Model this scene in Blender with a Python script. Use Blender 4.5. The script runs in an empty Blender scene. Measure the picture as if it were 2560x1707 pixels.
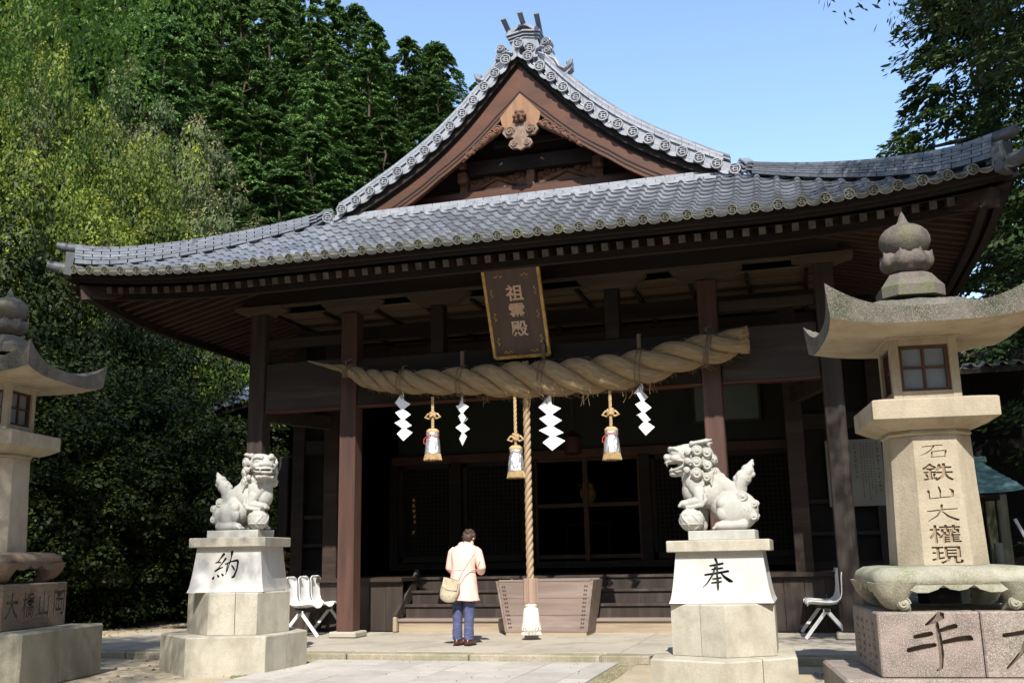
import bpy, bmesh, math, random
import numpy as np
from mathutils import Vector, Matrix, Euler, Quaternion
R = math.radians
rnd = random.Random(7)
S = bpy.context.scene
COL = S.collection

# ------------------------------------------------------------------ camera
def cam_basis(yaw, pitch, roll):
    y, p, r = R(yaw), R(pitch), R(roll)
    f = Vector((-math.sin(y)*math.cos(p), math.cos(y)*math.cos(p), math.sin(p)))
    r0 = Vector((math.cos(y), math.sin(y), 0)); u0 = r0.cross(f)
    right = r0*math.cos(r) - u0*math.sin(r)
    return right, right.cross(f), f
cr, cu, cf = cam_basis(16.0, 12.1, 1.1)
cd = bpy.data.cameras.new('camera'); cam = bpy.data.objects.new('camera', cd); COL.objects.link(cam)
cam.matrix_world = Matrix(((cr.x, cu.x, -cf.x, 0), (cr.y, cu.y, -cf.y, 0), (cr.z, cu.z, -cf.z, 1.29), (0, 0, 0, 1)))
cd.sensor_width = 36; cd.lens = 36*2500/2560; cd.clip_end = 2000; cd.clip_start = .05
S.camera = cam

# ------------------------------------------------------------------ light
SUN_EL, SUN_AZ = 45.0, 15.0
w = bpy.data.worlds.new('World'); S.world = w; w.use_nodes = True
nt = w.node_tree; sky = nt.nodes.new('ShaderNodeTexSky'); sky.sky_type = 'NISHITA'; sky.sun_disc = False
sky.sun_elevation = R(SUN_EL); sky.sun_rotation = R(180-SUN_AZ); sky.air_density = 1.0; sky.dust_density = .6; sky.ozone_density = 1.6
bg = nt.nodes['Background']; bg.inputs[1].default_value = .14
nt.links.new(sky.outputs[0], bg.inputs[0])
sd = bpy.data.lights.new('sun', 'SUN'); sd.energy = 3.4; sd.angle = R(.53); sd.color = (1, .95, .87)
sun = bpy.data.objects.new('sun', sd); COL.objects.link(sun)
sv = Vector((math.sin(R(SUN_AZ))*math.cos(R(SUN_EL)), -math.cos(R(SUN_AZ))*math.cos(R(SUN_EL)), math.sin(R(SUN_EL))))
sun.rotation_euler = sv.to_track_quat('Z', 'Y').to_euler(); sun.location = sv*60
S.view_settings.view_transform = 'Standard'; S.view_settings.look = 'None'
S.view_settings.gamma = 1; S.view_settings.exposure = 1.22; S.view_settings.use_curve_mapping = False
try:
    S.cycles.use_fast_gi = False; S.cycles.max_bounces = 6; S.cycles.transparent_max_bounces = 8
except Exception: pass

# ------------------------------------------------------------------ materials
def material(name, c1, c2=None, scale=3, rough=.8, bump=0, bscale=None, c3=None, s3=1.2, t3=.55, speck=None,
             stretch=(1, 1, 1), metal=0, spec=.3, trans=0, detail=5, rand=0, coord='Object', moss=None, up=None, streak=None):
    m = bpy.data.materials.new(name); m.use_nodes = True; t = m.node_tree; N = t.nodes; L = t.links
    b = N['Principled BSDF']; b.inputs['Roughness'].default_value = rough; b.inputs['Metallic'].default_value = metal
    b.inputs['Specular IOR Level'].default_value = spec
    tc = N.new('ShaderNodeTexCoord'); oi = N.new('ShaderNodeObjectInfo'); mp = N.new('ShaderNodeMapping')
    vm = N.new('ShaderNodeVectorMath'); vm.operation = 'MULTIPLY_ADD'
    cx = N.new('ShaderNodeCombineXYZ')
    for i in range(3): L.new(oi.outputs['Random'], cx.inputs[i])
    L.new(cx.outputs[0], vm.inputs[0]); vm.inputs[1].default_value = (37, 23, 51)
    L.new(tc.outputs[coord], mp.inputs[0]); mp.inputs['Scale'].default_value = stretch
    L.new(mp.outputs[0], vm.inputs[2])
    vec = vm.outputs[0]
    def noise(s, d=detail, ro=.6):
        n = N.new('ShaderNodeTexNoise'); n.inputs['Scale'].default_value = s; n.inputs['Detail'].default_value = d
        n.inputs['Roughness'].default_value = ro; L.new(vec, n.inputs['Vector']); return n.outputs[0]
    def ramp(o, a, bb):
        r = N.new('ShaderNodeMapRange'); r.inputs[1].default_value = a; r.inputs[2].default_value = bb; L.new(o, r.inputs[0]); return r.outputs[0]
    def mix(f, a, bcol, mode='MIX'):
        x = N.new('ShaderNodeMix'); x.data_type = 'RGBA'; x.blend_type = mode
        if isinstance(f, (int, float)): x.inputs[0].default_value = f
        else: L.new(f, x.inputs[0])
        for k, v in ((6, a), (7, bcol)):
            if isinstance(v, tuple): x.inputs[k].default_value = (*v, 1)
            else: L.new(v, x.inputs[k])
        return x.outputs[2]
    col = c1
    if c2: col = mix(ramp(noise(scale), .36, .64), c1, c2)
    if c3: col = mix(ramp(noise(s3, 6, .7), t3-.08, t3+.12), col, c3)
    if speck: col = mix(ramp(noise(speck[0], 2, .5), .5, .62), col, speck[1])
    if streak:
        m2 = N.new('ShaderNodeMapping'); L.new(vm.outputs[0], m2.inputs[0]); m2.inputs['Scale'].default_value = (3.2, 3.2, .9)
        n2 = N.new('ShaderNodeTexNoise'); n2.inputs['Scale'].default_value = 1.6; n2.inputs['Detail'].default_value = 7; n2.inputs['Roughness'].default_value = .65; L.new(m2.outputs[0], n2.inputs['Vector'])
        mr2 = N.new('ShaderNodeMapRange'); mr2.inputs[1].default_value = .47; mr2.inputs[2].default_value = .72; mr2.inputs[4].default_value = streak[1]*.62; L.new(n2.outputs[0], mr2.inputs[0])
        col = mix(mr2.outputs[0], col, streak[0])
    if moss: 
        g = N.new('ShaderNodeNewGeometry'); sp = N.new('ShaderNodeSeparateXYZ'); L.new(g.outputs['Normal'], sp.inputs[0])
        a = N.new('ShaderNodeMath'); a.operation = 'MULTIPLY'
        L.new(ramp(sp.outputs['Z'], moss[1], moss[2]), a.inputs[0]); L.new(ramp(noise(moss[3], 6, .7), .42, .6), a.inputs[1])
        col = mix(a.outputs[0], col, moss[0])
    if rand:
        hs = N.new('ShaderNodeHueSaturation'); mr = N.new('ShaderNodeMapRange')
        L.new(oi.outputs['Random'], mr.inputs[0]); mr.inputs[3].default_value = 1-rand; mr.inputs[4].default_value = 1+rand
        L.new(mr.outputs[0], hs.inputs['Value'])
        if isinstance(col, tuple): hs.inputs['Color'].default_value = (*col, 1)
        else: L.new(col, hs.inputs['Color'])
        col = hs.outputs[0]
    if isinstance(col, tuple): b.inputs['Base Color'].default_value = (*col, 1)
    else: L.new(col, b.inputs['Base Color'])
    if bump:
        bp = N.new('ShaderNodeBump'); bp.inputs['Strength'].default_value = 1; bp.inputs['Distance'].default_value = bump
        L.new(noise(bscale or scale*4, 6, .65), bp.inputs['Height']); L.new(bp.outputs[0], b.inputs['Normal'])
    return m

def leaf_material(name, c1, c2, c3, trans=.35, rough=.55, ps=.35):
    m = bpy.data.materials.new(name); m.use_nodes = True; t = m.node_tree; N = t.nodes; L = t.links
    N.remove(N['Principled BSDF']); out = N['Material Output']
    at = N.new('ShaderNodeAttribute'); at.attribute_name = 'tint'
    oi = N.new('ShaderNodeObjectInfo'); geo = N.new('ShaderNodeNewGeometry')
    n = N.new('ShaderNodeTexNoise'); n.inputs['Scale'].default_value = ps; L.new(geo.outputs['Position'], n.inputs['Vector'])
    mr = N.new('ShaderNodeMapRange'); mr.inputs[1].default_value = .38; mr.inputs[2].default_value = .62; L.new(n.outputs[0], mr.inputs[0])
    def mix(f, a, b):
        x = N.new('ShaderNodeMix'); x.data_type = 'RGBA'; L.new(f, x.inputs[0])
        for k, v in ((6, a), (7, b)):
            if isinstance(v, tuple): x.inputs[k].default_value = (*v, 1)
            else: L.new(v, x.inputs[k])
        return x.outputs[2]
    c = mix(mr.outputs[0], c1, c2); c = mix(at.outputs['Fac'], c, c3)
    hs = N.new('ShaderNodeHueSaturation'); m2 = N.new('ShaderNodeMapRange'); L.new(oi.outputs['Random'], m2.inputs[0])
    m2.inputs[3].default_value = .72; m2.inputs[4].default_value = 1.3; L.new(m2.outputs[0], hs.inputs['Value']); L.new(c, hs.inputs['Color'])
    c = hs.outputs[0]
    d = N.new('ShaderNodeBsdfPrincipled'); d.inputs['Roughness'].default_value = rough; d.inputs['Specular IOR Level'].default_value = .16; L.new(c, d.inputs['Base Color'])
    tr = N.new('ShaderNodeBsdfTranslucent'); L.new(c, tr.inputs[0])
    ms = N.new('ShaderNodeMixShader'); ms.inputs[0].default_value = trans
    L.new(d.outputs[0], ms.inputs[1]); L.new(tr.outputs[0], ms.inputs[2]); L.new(ms.outputs[0], out.inputs[0])
    return m

MT = {}
MT['granite'] = material('granite_white', (.51, .50, .485), (.44, .43, .405), 2.2, .85, .0015, 90, speck=(190, (.42, .41, .38)), c3=(.40, .36, .27), s3=1.5, t3=.6, streak=((.30, .28, .23), 0.55))
MT['granite_warm'] = material('granite_weathered', (.46, .425, .345), (.38, .35, .28), 2.6, .9, .003, 60, speck=(190, (.31, .285, .23)), c3=(.24, .21, .16), s3=2.2, t3=.6, streak=((.20, .175, .12), 0.85))
MT['statue'] = material('carved_granite', (.43, .425, .39), (.35, .345, .31), 7, .8, .0012, 80, speck=(200, (.34, .33, .30)), c3=(.30, .29, .24), s3=5, t3=.6, streak=((.23, .22, .17), 0.6))
MT['lantern'] = material('lantern_stone', (.40, .35, .265), (.32, .275, .205), 3, .92, .006, 45, speck=(170, (.33, .27, .185)), c3=(.22, .18, .12), s3=2.4, t3=.6, streak=((.17, .135, .085), 0.85))
MT['lantern_roof'] = material('lantern_roof_stone', (.150, .125, .108), (.095, .085, .072), 6, .95, .008, 40, speck=(120, (.19, .175, .15)), c3=(.05, .055, .032), s3=3.5, t3=.52, streak=((.05, .06, .035), 0.9))
MT['lantern_top'] = material('lantern_top_stone', (.135, .105, .095), (.085, .075, .066), 7, .95, .006, 50, speck=(130, (.16, .14, .12)), c3=(.10, .12, .045), s3=4, t3=.55)
MT['pink_stone'] = material('lantern_base_stone', (.25, .195, .17), (.14, .115, .10), 6, .95, .008, 45, speck=(120, (.33, .28, .245)), c3=(.13, .13, .09), s3=2.5, t3=.58, streak=((.33, .30, .26), 0.6))
MT['moss_stone'] = material('lantern_foot_stone', (.33, .32, .25), (.23, .22, .165), 5, .95, .007, 45, speck=(120, (.34, .325, .27)), c3=(.14, .155, .075), s3=3, t3=.55, streak=((.13, .13, .08), 0.8))
MT['rust_stone'] = material('lantern_rust_stone', (.16, .105, .072), (.095, .068, .052), 6, .95, .007, 45, speck=(120, (.22, .165, .12)), c3=(.10, .10, .07), s3=3, t3=.55)
MT['concrete'] = material('concrete_block', (.235, .215, .165), (.16, .15, .115), 3, .95, .006, 40, speck=(150, (.25, .23, .18)), c3=(.15, .14, .10), s3=2, t3=.58, streak=((.10, .085, .05), 0.8))
MT['paving'] = material('concrete_paving', (.43, .385, .31), (.36, .325, .265), 1.3, .92, .003, 40, speck=(90, (.30, .275, .23)), c3=(.25, .22, .175), s3=1.1, t3=.56)
MT['slab'] = material('path_slab', (.44, .41, .36), (.36, .335, .30), 1.8, .9, .002, 60, speck=(110, (.30, .285, .26)), c3=(.30, .27, .22), s3=1.4, t3=.6, rand=.1)
MT['kerb'] = material('kerb_stone', (.40, .34, .25), (.30, .26, .19), 3, .95, .005, 40, speck=(80, (.22, .19, .15)), c3=(.16, .17, .09), s3=1.6, t3=.52, rand=.08, streak=((.15, .14, .08), 0.7))
MT['ground'] = material('sandy_ground', (.47, .385, .265), (.34, .285, .20), 1.6, 1, .012, 25, speck=(60, (.30, .25, .18)), c3=(.30, .25, .18), s3=.35, t3=.56)
MT['gravel'] = material('gravel', (.25, .24, .23), (.13, .125, .12), 40, 1, .01, 40, rand=.35)
MT['forest_floor'] = material('forest_floor', (.045, .04, .02), (.03, .05, .015), .8, 1, .05, 5, c3=(.07, .05, .028), s3=.6, t3=.55)
MT['litter'] = material('leaf_litter', (.16, .09, .04), (.10, .075, .03), 9, 1, rand=.3)
MT['moss'] = material('moss_soil', (.14, .15, .05), (.20, .15, .09), 9, 1, .01, 40, rand=.2)
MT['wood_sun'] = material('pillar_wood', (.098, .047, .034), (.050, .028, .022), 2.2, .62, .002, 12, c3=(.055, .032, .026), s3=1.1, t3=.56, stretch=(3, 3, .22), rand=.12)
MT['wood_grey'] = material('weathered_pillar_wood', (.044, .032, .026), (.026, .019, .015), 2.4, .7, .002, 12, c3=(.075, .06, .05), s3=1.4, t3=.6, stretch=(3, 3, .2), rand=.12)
MT['wood_grey_h'] = material('weathered_beam_wood', (.038, .027, .021), (.023, .016, .013), 2.4, .7, .002, 12, c3=(.068, .055, .046), s3=1.4, t3=.6, stretch=(.2, 3, 3), rand=.12)
MT['wood_dark'] = material('dark_wood', (.020, .012, .009), (.012, .008, .006), 2, .7, .002, 12, c3=(.030, .02, .014), s3=1.3, t3=.6, stretch=(.25, 3, 3), rand=.15)
MT['wood_mid'] = material('brown_beam_wood', (.038, .024, .017), (.024, .016, .012), 2, .7, .002, 12, c3=(.07, .048, .034), s3=1.2, t3=.6, stretch=(.2, 3, 3), rand=.12)
MT['wood_ceiling'] = material('ceiling_board_wood', (.135, .092, .056), (.09, .06, .036), 2, .8, .001, 12, stretch=(.3, 3, 3), rand=.12)
MT['bracket'] = material('pale_bracket_wood', (.098, .072, .052), (.062, .046, .034), 3, .8, .001, 12, stretch=(.3, 3, 3), rand=.15)
MT['wood_rafter'] = material('rafter_wood', (.055, .028, .017), (.030, .016, .011), 2, .75, .001, 12, stretch=(3, .3, 3), rand=.2)
MT['rafter_end'] = material('rafter_end_grain', (.13, .115, .105), (.07, .06, .056), 9, .85, 0, rand=.2)
MT['barge'] = material('barge_board_wood', (.10, .038, .019), (.062, .026, .014), 1.6, .6, .002, 10, c3=(.07, .034, .022), s3=1.1, t3=.58, stretch=(.4, 2, 2))
MT['gegyo'] = material('gable_pendant_wood', (.27, .145, .075), (.20, .11, .06), 4, .7, .001, 30, stretch=(3, 3, .4))
MT['gegyo_dark'] = material('weathered_carving_wood', (.26, .19, .14), (.13, .08, .055), 6, .8, .003, 30)
MT['carving'] = material('brown_carving_wood', (.15, .07, .04), (.07, .035, .022), 6, .7, .004, 30)
MT['panel_tan'] = material('gable_panel_wood', (.22, .10, .055), (.14, .07, .045), 3, .8, .001, 20, stretch=(1, 1, .3))
MT['step_wood'] = material('pale_step_wood', (.36, .29, .20), (.28, .22, .155), 2, .75, .001, 14, c3=(.20, .14, .10), s3=2, t3=.64, stretch=(.25, 3, 3))
MT['box_wood'] = material('offering_box_wood', (.24, .185, .155), (.16, .118, .098), 2.2, .7, .001, 14, c3=(.30, .24, .21), s3=1.2, t3=.6, stretch=(.25, 3, 3))
MT['sleeve_wood'] = material('rope_sleeve_wood', (.34, .24, .18), (.25, .17, .13), 3, .65, .001, 20, stretch=(3, 3, .2))
MT['tile'] = material('silver_roof_tile', (.168, .178, .198), (.115, .125, .142), 5, .27, .001, 30, spec=.6, c3=(.24, .25, .27), s3=2, t3=.6, rand=.22)
MT['tile_edge'] = material('weathered_eave_tile', (.155, .15, .13), (.10, .098, .082), 7, .6, .003, 40, spec=.4, c3=(.12, .13, .07), s3=4, t3=.55, rand=.15)
MT['tile_light'] = material('pale_ridge_tile', (.29, .30, .32), (.20, .21, .23), 5, .4, .001, 30, spec=.5, rand=.1)
MT['tile_end'] = material('shaded_ridge_end_tile', (.085, .09, .10), (.055, .058, .06), 6, .5, .003, 30, rand=.1)  # tile colour darkened to hold the tree shade on the ridge ends
MT['tile_dark'] = material('tile_recess', (.07, .072, .075), (.045, .046, .05), 8, .7)
MT['straw'] = material('rice_straw', (.50, .355, .195), (.20, .135, .072), 2.0, .9, .02, 5, c3=(.54, .43, .27), s3=2.4, t3=.58, stretch=(3, 55, 1), coord='UV')
MT['straw_plain'] = material('straw_fringe', (.50, .36, .19), (.34, .23, .12), 30, .85, .002, 60)
MT['cord'] = material('hemp_cord', (.20, .145, .095), (.12, .088, .06), 40, .9, .002, 90)
MT['rope'] = material('hemp_rope', (.40, .29, .18), (.27, .19, .115), 2.0, .85, .002, 6, stretch=(4, 30, 1), coord='UV')
MT['paper'] = material('white_paper', (.80, .82, .84), rough=.7)
MT['foil'] = material('silver_foil', (.90, .91, .93), (.78, .79, .81), 9, .34, .012, 22, metal=.85)
MT['red'] = material('red_ribbon', (.45, .05, .04), rough=.7)
MT['knit'] = material('white_knit', (.72, .69, .62), (.60, .57, .50), 30, .9, .004, 60)
MT['gold'] = material('gold_leaf_trim', (.78, .50, .13), (.48, .28, .07), 14, .4, .001, 30, metal=.0, spec=.7)
MT['plaque'] = material('plaque_wood', (.085, .045, .031), (.055, .030, .022), 3, .45, .001, 20, stretch=(4, 4, .25), spec=.5)
MT['plaque_text'] = material('plaque_lettering', (.66, .46, .36), rough=.7)
MT['ink'] = material('dark_engraving', (.02, .035, .032), rough=.8)
MT['carve'] = material('carved_groove', (.10, .075, .06), (.16, .12, .095), 12, 1)
MT['carve_tan'] = material('carved_groove_tan', (.23, .17, .11), (.30, .23, .155), 12, 1)
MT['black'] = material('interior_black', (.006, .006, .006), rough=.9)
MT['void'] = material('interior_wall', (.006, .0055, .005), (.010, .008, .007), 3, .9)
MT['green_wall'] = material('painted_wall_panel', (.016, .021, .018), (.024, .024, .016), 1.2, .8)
MT['picture'] = material('framed_picture', (.07, .11, .11), (.12, .12, .08), 3, .4, spec=.5)
MT['lattice'] = material('lattice_wood', (.028, .019, .014), (.018, .013, .01), 6, .7, rand=.1)
MT['frame_wood'] = material('door_frame_wood', (.085, .038, .022), (.055, .026, .016), 3, .65, stretch=(1, 1, .3))
MT['chair'] = material('white_plastic_shell', (.78, .78, .76), rough=.35, spec=.5)
MT['steel'] = material('painted_steel', (.66, .66, .64), rough=.4, spec=.5)
MT['steel_dark'] = material('dark_steel', (.05, .045, .04), rough=.5, metal=.3)
MT['coat'] = material('pink_wool_coat', (.80, .51, .43), (.72, .45, .38), 6, .95, .003, 60)
MT['coat_trim'] = material('coat_seam', (.62, .28, .24), rough=.9)
MT['jeans'] = material('blue_jeans', (.085, .095, .19), (.05, .058, .12), 9, .9, .006, 14, stretch=(1, 1, 2.4))
MT['shoe'] = material('brown_leather', (.075, .018, .014), rough=.25, spec=.6)
MT['hair'] = material('dark_brown_hair', (.075, .042, .030), (.035, .020, .015), 12, .45, .006, 40, stretch=(4, 4, .6))
MT['skin'] = material('skin', (.62, .40, .30), rough=.55)
MT['bag'] = material('cream_flowered_bag', (.50, .43, .31), (.42, .35, .25), 5, .9, .001, 60, c3=(.23, .20, .12), s3=22, t3=.60)
MT['strap'] = material('bag_strap', (.50, .38, .25), rough=.8)
MT['board'] = material('notice_board_face', (.22, .215, .18), (.17, .165, .14), 1.5, .6)
MT['textink'] = material('notice_text', (.04, .04, .04), rough=.8)
MT['copper_roof'] = material('green_copper_roof', (.14, .26, .26), (.10, .19, .20), 2, .55, .002, 8, c3=(.22, .33, .33), s3=1.5, t3=.6)
MT['bark'] = material('bark', (.085, .06, .042), (.045, .033, .025), 5, .95, .02, 12, stretch=(3, 3, .5))
MT['rock'] = material('garden_rock', (.17, .155, .13), (.10, .092, .075), 3, .95, .02, 12, c3=(.09, .11, .04), s3=2, t3=.55)
MT['log'] = material('stacked_logs', (.42, .25, .13), (.25, .15, .08), 8, .9, rand=.3)
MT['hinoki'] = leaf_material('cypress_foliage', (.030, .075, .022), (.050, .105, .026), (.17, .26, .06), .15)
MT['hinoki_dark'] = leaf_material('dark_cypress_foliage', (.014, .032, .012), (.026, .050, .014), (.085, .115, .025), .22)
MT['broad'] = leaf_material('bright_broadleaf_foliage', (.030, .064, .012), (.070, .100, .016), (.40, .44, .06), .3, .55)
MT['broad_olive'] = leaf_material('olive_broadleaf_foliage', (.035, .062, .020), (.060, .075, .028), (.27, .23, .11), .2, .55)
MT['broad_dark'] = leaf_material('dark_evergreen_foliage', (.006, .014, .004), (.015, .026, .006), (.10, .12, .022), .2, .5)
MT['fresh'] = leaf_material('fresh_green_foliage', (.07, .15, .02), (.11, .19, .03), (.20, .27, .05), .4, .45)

# ------------------------------------------------------------------ mesh helpers
class MB:
    def __init__(s): s.v = []; s.f = []; s.m = []; s.uv = None
    def add(s, vs, fs, mi=0):
        o = len(s.v); s.v += [tuple(p) for p in vs]; s.f += [tuple(i+o for i in f) for f in fs]; s.m += [mi]*len(fs); return o
    def box(s, c, d, rot=None, mi=0, bev=0):
        hx, hy, hz = d[0]/2, d[1]/2, d[2]/2; c = Vector(c)
        if not bev:
            vs = [Vector((x*hx, y*hy, z*hz)) for z in (-1, 1) for y in (-1, 1) for x in (-1, 1)]
            fs = [(0, 2, 3, 1), (4, 5, 7, 6), (0, 1, 5, 4), (2, 6, 7, 3), (0, 4, 6, 2), (1, 3, 7, 5)]
        else:
            b = min(bev, hx*.9, hy*.9, hz*.9); vs = []; idx = {}
            for z in (-1, 1):
                for y in (-1, 1):
                    for x in (-1, 1):
                        for a in range(3):
                            p = [x*hx, y*hy, z*hz]
                            for k in range(3):
                                if k != a: p[k] -= (x, y, z)[k]*b
                            idx[(x, y, z, a)] = len(vs); vs.append(Vector(p))
            fs = []
            I = idx
            for sg in (-1, 1):
                fs.append(tuple(I[(sg, y, z, 0)] for y, z in ((-1, -1), (1, -1), (1, 1), (-1, 1))))
                fs.append(tuple(I[(x, sg, z, 1)] for x, z in ((-1, -1), (1, -1), (1, 1), (-1, 1))))
                fs.append(tuple(I[(x, y, sg, 2)] for x, y in ((-1, -1), (1, -1), (1, 1), (-1, 1))))
            for a in (-1, 1):
                for bb in (-1, 1):
                    fs.append((I[(-1, a, bb, 1)], I[(1, a, bb, 1)], I[(1, a, bb, 2)], I[(-1, a, bb, 2)]))
                    fs.append((I[(a, -1, bb, 0)], I[(a, 1, bb, 0)], I[(a, 1, bb, 2)], I[(a, -1, bb, 2)]))
                    fs.append((I[(a, bb, -1, 0)], I[(a, bb, 1, 0)], I[(a, bb, 1, 1)], I[(a, bb, -1, 1)]))
            for x in (-1, 1):
                for y in (-1, 1):
                    for z in (-1, 1): fs.append((I[(x, y, z, 0)], I[(x, y, z, 1)], I[(x, y, z, 2)]))
            # orient outward
            g = []
            for f in fs:
                ps = [vs[i] for i in f]; n = (ps[1]-ps[0]).cross(ps[2]-ps[0]); cc = sum(ps, Vector())/len(ps)
                g.append(f if n.dot(cc) > 0 else f[::-1])
            fs = g
        if rot is not None:
            q = rot if isinstance(rot, (Matrix, Quaternion)) else Euler(rot).to_matrix()
            vs = [q @ p for p in vs]
        s.add([c+p for p in vs], fs, mi); return s
    def bar(s, a, b, w, h, mi=0, up=(0, 0, 1)):
        a, b = Vector(a), Vector(b); d = (b-a); l = d.length; d.normalize(); u = Vector(up); x = d.cross(u)
        if x.length < 1e-5: x = Vector((1, 0, 0))
        x.normalize(); u = x.cross(d)
        vs = [a+x*(sx*w/2)+u*(sz*h/2)+d*(l*t) for t in (0, 1) for sz in (-1, 1) for sx in (-1, 1)]
        s.add(vs, [(0, 1, 3, 2), (4, 6, 7, 5), (0, 4, 5, 1), (2, 3, 7, 6), (0, 2, 6, 4), (1, 5, 7, 3)], mi); return s
    def prism(s, poly, z0, z1, mi=0, poly2=None):
        n = len(poly); p2 = poly2 or poly
        s.add([(x, y, z0) for x, y in poly]+[(x, y, z1) for x, y in p2],
              [tuple(range(n-1, -1, -1)), tuple(range(n, 2*n))]+[(i, (i+1) % n, n+(i+1) % n, n+i) for i in range(n)], mi); return s
    def plate(s, poly, y0, y1, mi=0):   # polygon in x,z (ccw seen from -y), thickness y0..y1
        n = len(poly)
        s.add([(x, y0, z) for x, z in poly]+[(x, y1, z) for x, z in poly],
              [tuple(range(n)), tuple(range(2*n-1, n-1, -1))]+[((i+1) % n, i, n+i, n+(i+1) % n) for i in range(n)], mi); return s
    def lathe(s, prof, n=24, c=(0, 0, 0), mi=0, sq=None):
        vs = []; fs = []
        for r, z in prof:
            for i in range(n):
                a = 2*math.pi*i/n; k = 1
                vs.append((c[0]+r*math.cos(a), c[1]+r*math.sin(a), c[2]+z))
        for j in range(len(prof)-1):
            for i in range(n):
                fs.append((j*n+i, j*n+(i+1) % n, (j+1)*n+(i+1) % n, (j+1)*n+i))
        if prof[0][0] > 1e-4: fs.append(tuple(range(n-1, -1, -1)))
        if prof[-1][0] > 1e-4: fs.append(tuple((len(prof)-1)*n+i for i in range(n)))
        s.add(vs, fs, mi); return s
    def tube(s, pts, rad, n=8, mi=0, uvs=False, flat=1.0, cap=True):
        pts = [Vector(p) for p in pts]
        if not hasattr(rad, '__len__'): rad = [rad]*len(pts)
        t0 = (pts[1]-pts[0]).normalized(); ref = Vector((0, 0, 1)) if abs(t0.z) < .9 else Vector((1, 0, 0))
        x = t0.cross(ref).normalized(); vs = []; L = 0; ls = []
        for i, p in enumerate(pts):
            t = (pts[min(i+1, len(pts)-1)]-pts[max(i-1, 0)])
            if t.length < 1e-9: t = t0
            t.normalize(); x = (x-t*x.dot(t)); x.normalize(); y = t.cross(x)
            if i: L += (p-pts[i-1]).length
            ls.append(L)
            for k in range(n):
                a = 2*math.pi*k/n; vs.append(p+x*math.cos(a)*rad[i]+y*math.sin(a)*rad[i]*flat)
        fs = [(j*n+i, j*n+(i+1) % n, (j+1)*n+(i+1) % n, (j+1)*n+i) for j in range(len(pts)-1) for i in range(n)]
        nf = len(fs)
        if cap: fs += [tuple(range(n-1, -1, -1)), tuple((len(pts)-1)*n+i for i in range(n))]
        if uvs:
            if s.uv is None: s.uv = {}
            base = len(s.f); q = 0
            for j in range(len(pts)-1):
                for i in range(n):
                    s.uv[base+q] = [(ls[j], i/n), (ls[j], (i+1)/n), (ls[j+1], (i+1)/n), (ls[j+1], i/n)]; q += 1
        s.add(vs, fs, mi); return s
    def grid(s, fn, nu, nv, mi=0, close=False):
        vs = [fn(i/nu, j/nv) for j in range(nv+1) for i in range(nu+1)]
        fs = [(j*(nu+1)+i, j*(nu+1)+i+1, (j+1)*(nu+1)+i+1, (j+1)*(nu+1)+i) for j in range(nv) for i in range(nu)]
        s.add(vs, fs, mi); return s
    def xf(s, M):
        s.v = [tuple(M @ Vector(p)) for p in s.v]; return s
    def join(s, o, M=None):
        s.add([tuple(M @ Vector(p)) for p in o.v] if M else o.v, o.f); s.m[-len(o.f):] = o.m; return s
    def mesh(s, name, mats, smooth=False):
        me = bpy.data.meshes.new(name); me.from_pydata(s.v, [], s.f)
        for m in (mats if isinstance(mats, (list, tuple)) else [mats]): me.materials.append(MT[m] if isinstance(m, str) else m)
        if any(s.m): me.polygons.foreach_set('material_index', s.m)
        if s.uv:
            u = me.uv_layers.new(name='UVMap')
            for fi, c in s.uv.items():
                p = me.polygons[fi]
                for k, li in enumerate(p.loop_indices): u.data[li].uv = c[k]
        if smooth is True: me.polygons.foreach_set('use_smooth', [True]*len(me.polygons))
        me.validate(); me.update()
        if smooth and smooth is not True:
            try: me.set_sharp_from_angle(angle=R(smooth)); me.polygons.foreach_set('use_smooth', [True]*len(me.polygons))
            except Exception: pass
        return me
    def build(s, name, mats, parent=None, smooth=False, off=None, **tags):
        if off is not None:
            o = Vector(off); s.v = [(p[0]-o.x, p[1]-o.y, p[2]-o.z) for p in s.v]
        return put(name, s.mesh(name, mats, smooth), parent, **tags)

def put(name, me, parent=None, M=None, **tags):
    o = bpy.data.objects.new(name, me); COL.objects.link(o)
    if parent is not None: o.parent = parent
    if M is not None: o.matrix_basis = M
    for k, v in tags.items(): o[k] = v
    return o
def thing(name, label, cat, loc=(0, 0, 0), rotz=0, group=None, me=None):
    o = bpy.data.objects.new(name, me); COL.objects.link(o); o.location = loc; o.rotation_euler = (0, 0, rotz)
    o['label'] = label; o['category'] = cat
    if group: o['group'] = group
    return o
def TRS(loc, rz=0, sc=1, rx=0, ry=0):
    s = sc if hasattr(sc, '__len__') else (sc, sc, sc)
    return Matrix.Translation(loc) @ Euler((rx, ry, rz)).to_matrix().to_4x4() @ Matrix.Diagonal((*s, 1))
def tree_copy(o, parent=None):
    c = o.copy(); COL.objects.link(c)
    if parent is not None: c.parent = parent
    for ch in o.children: tree_copy(ch, c)
    return c

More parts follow.
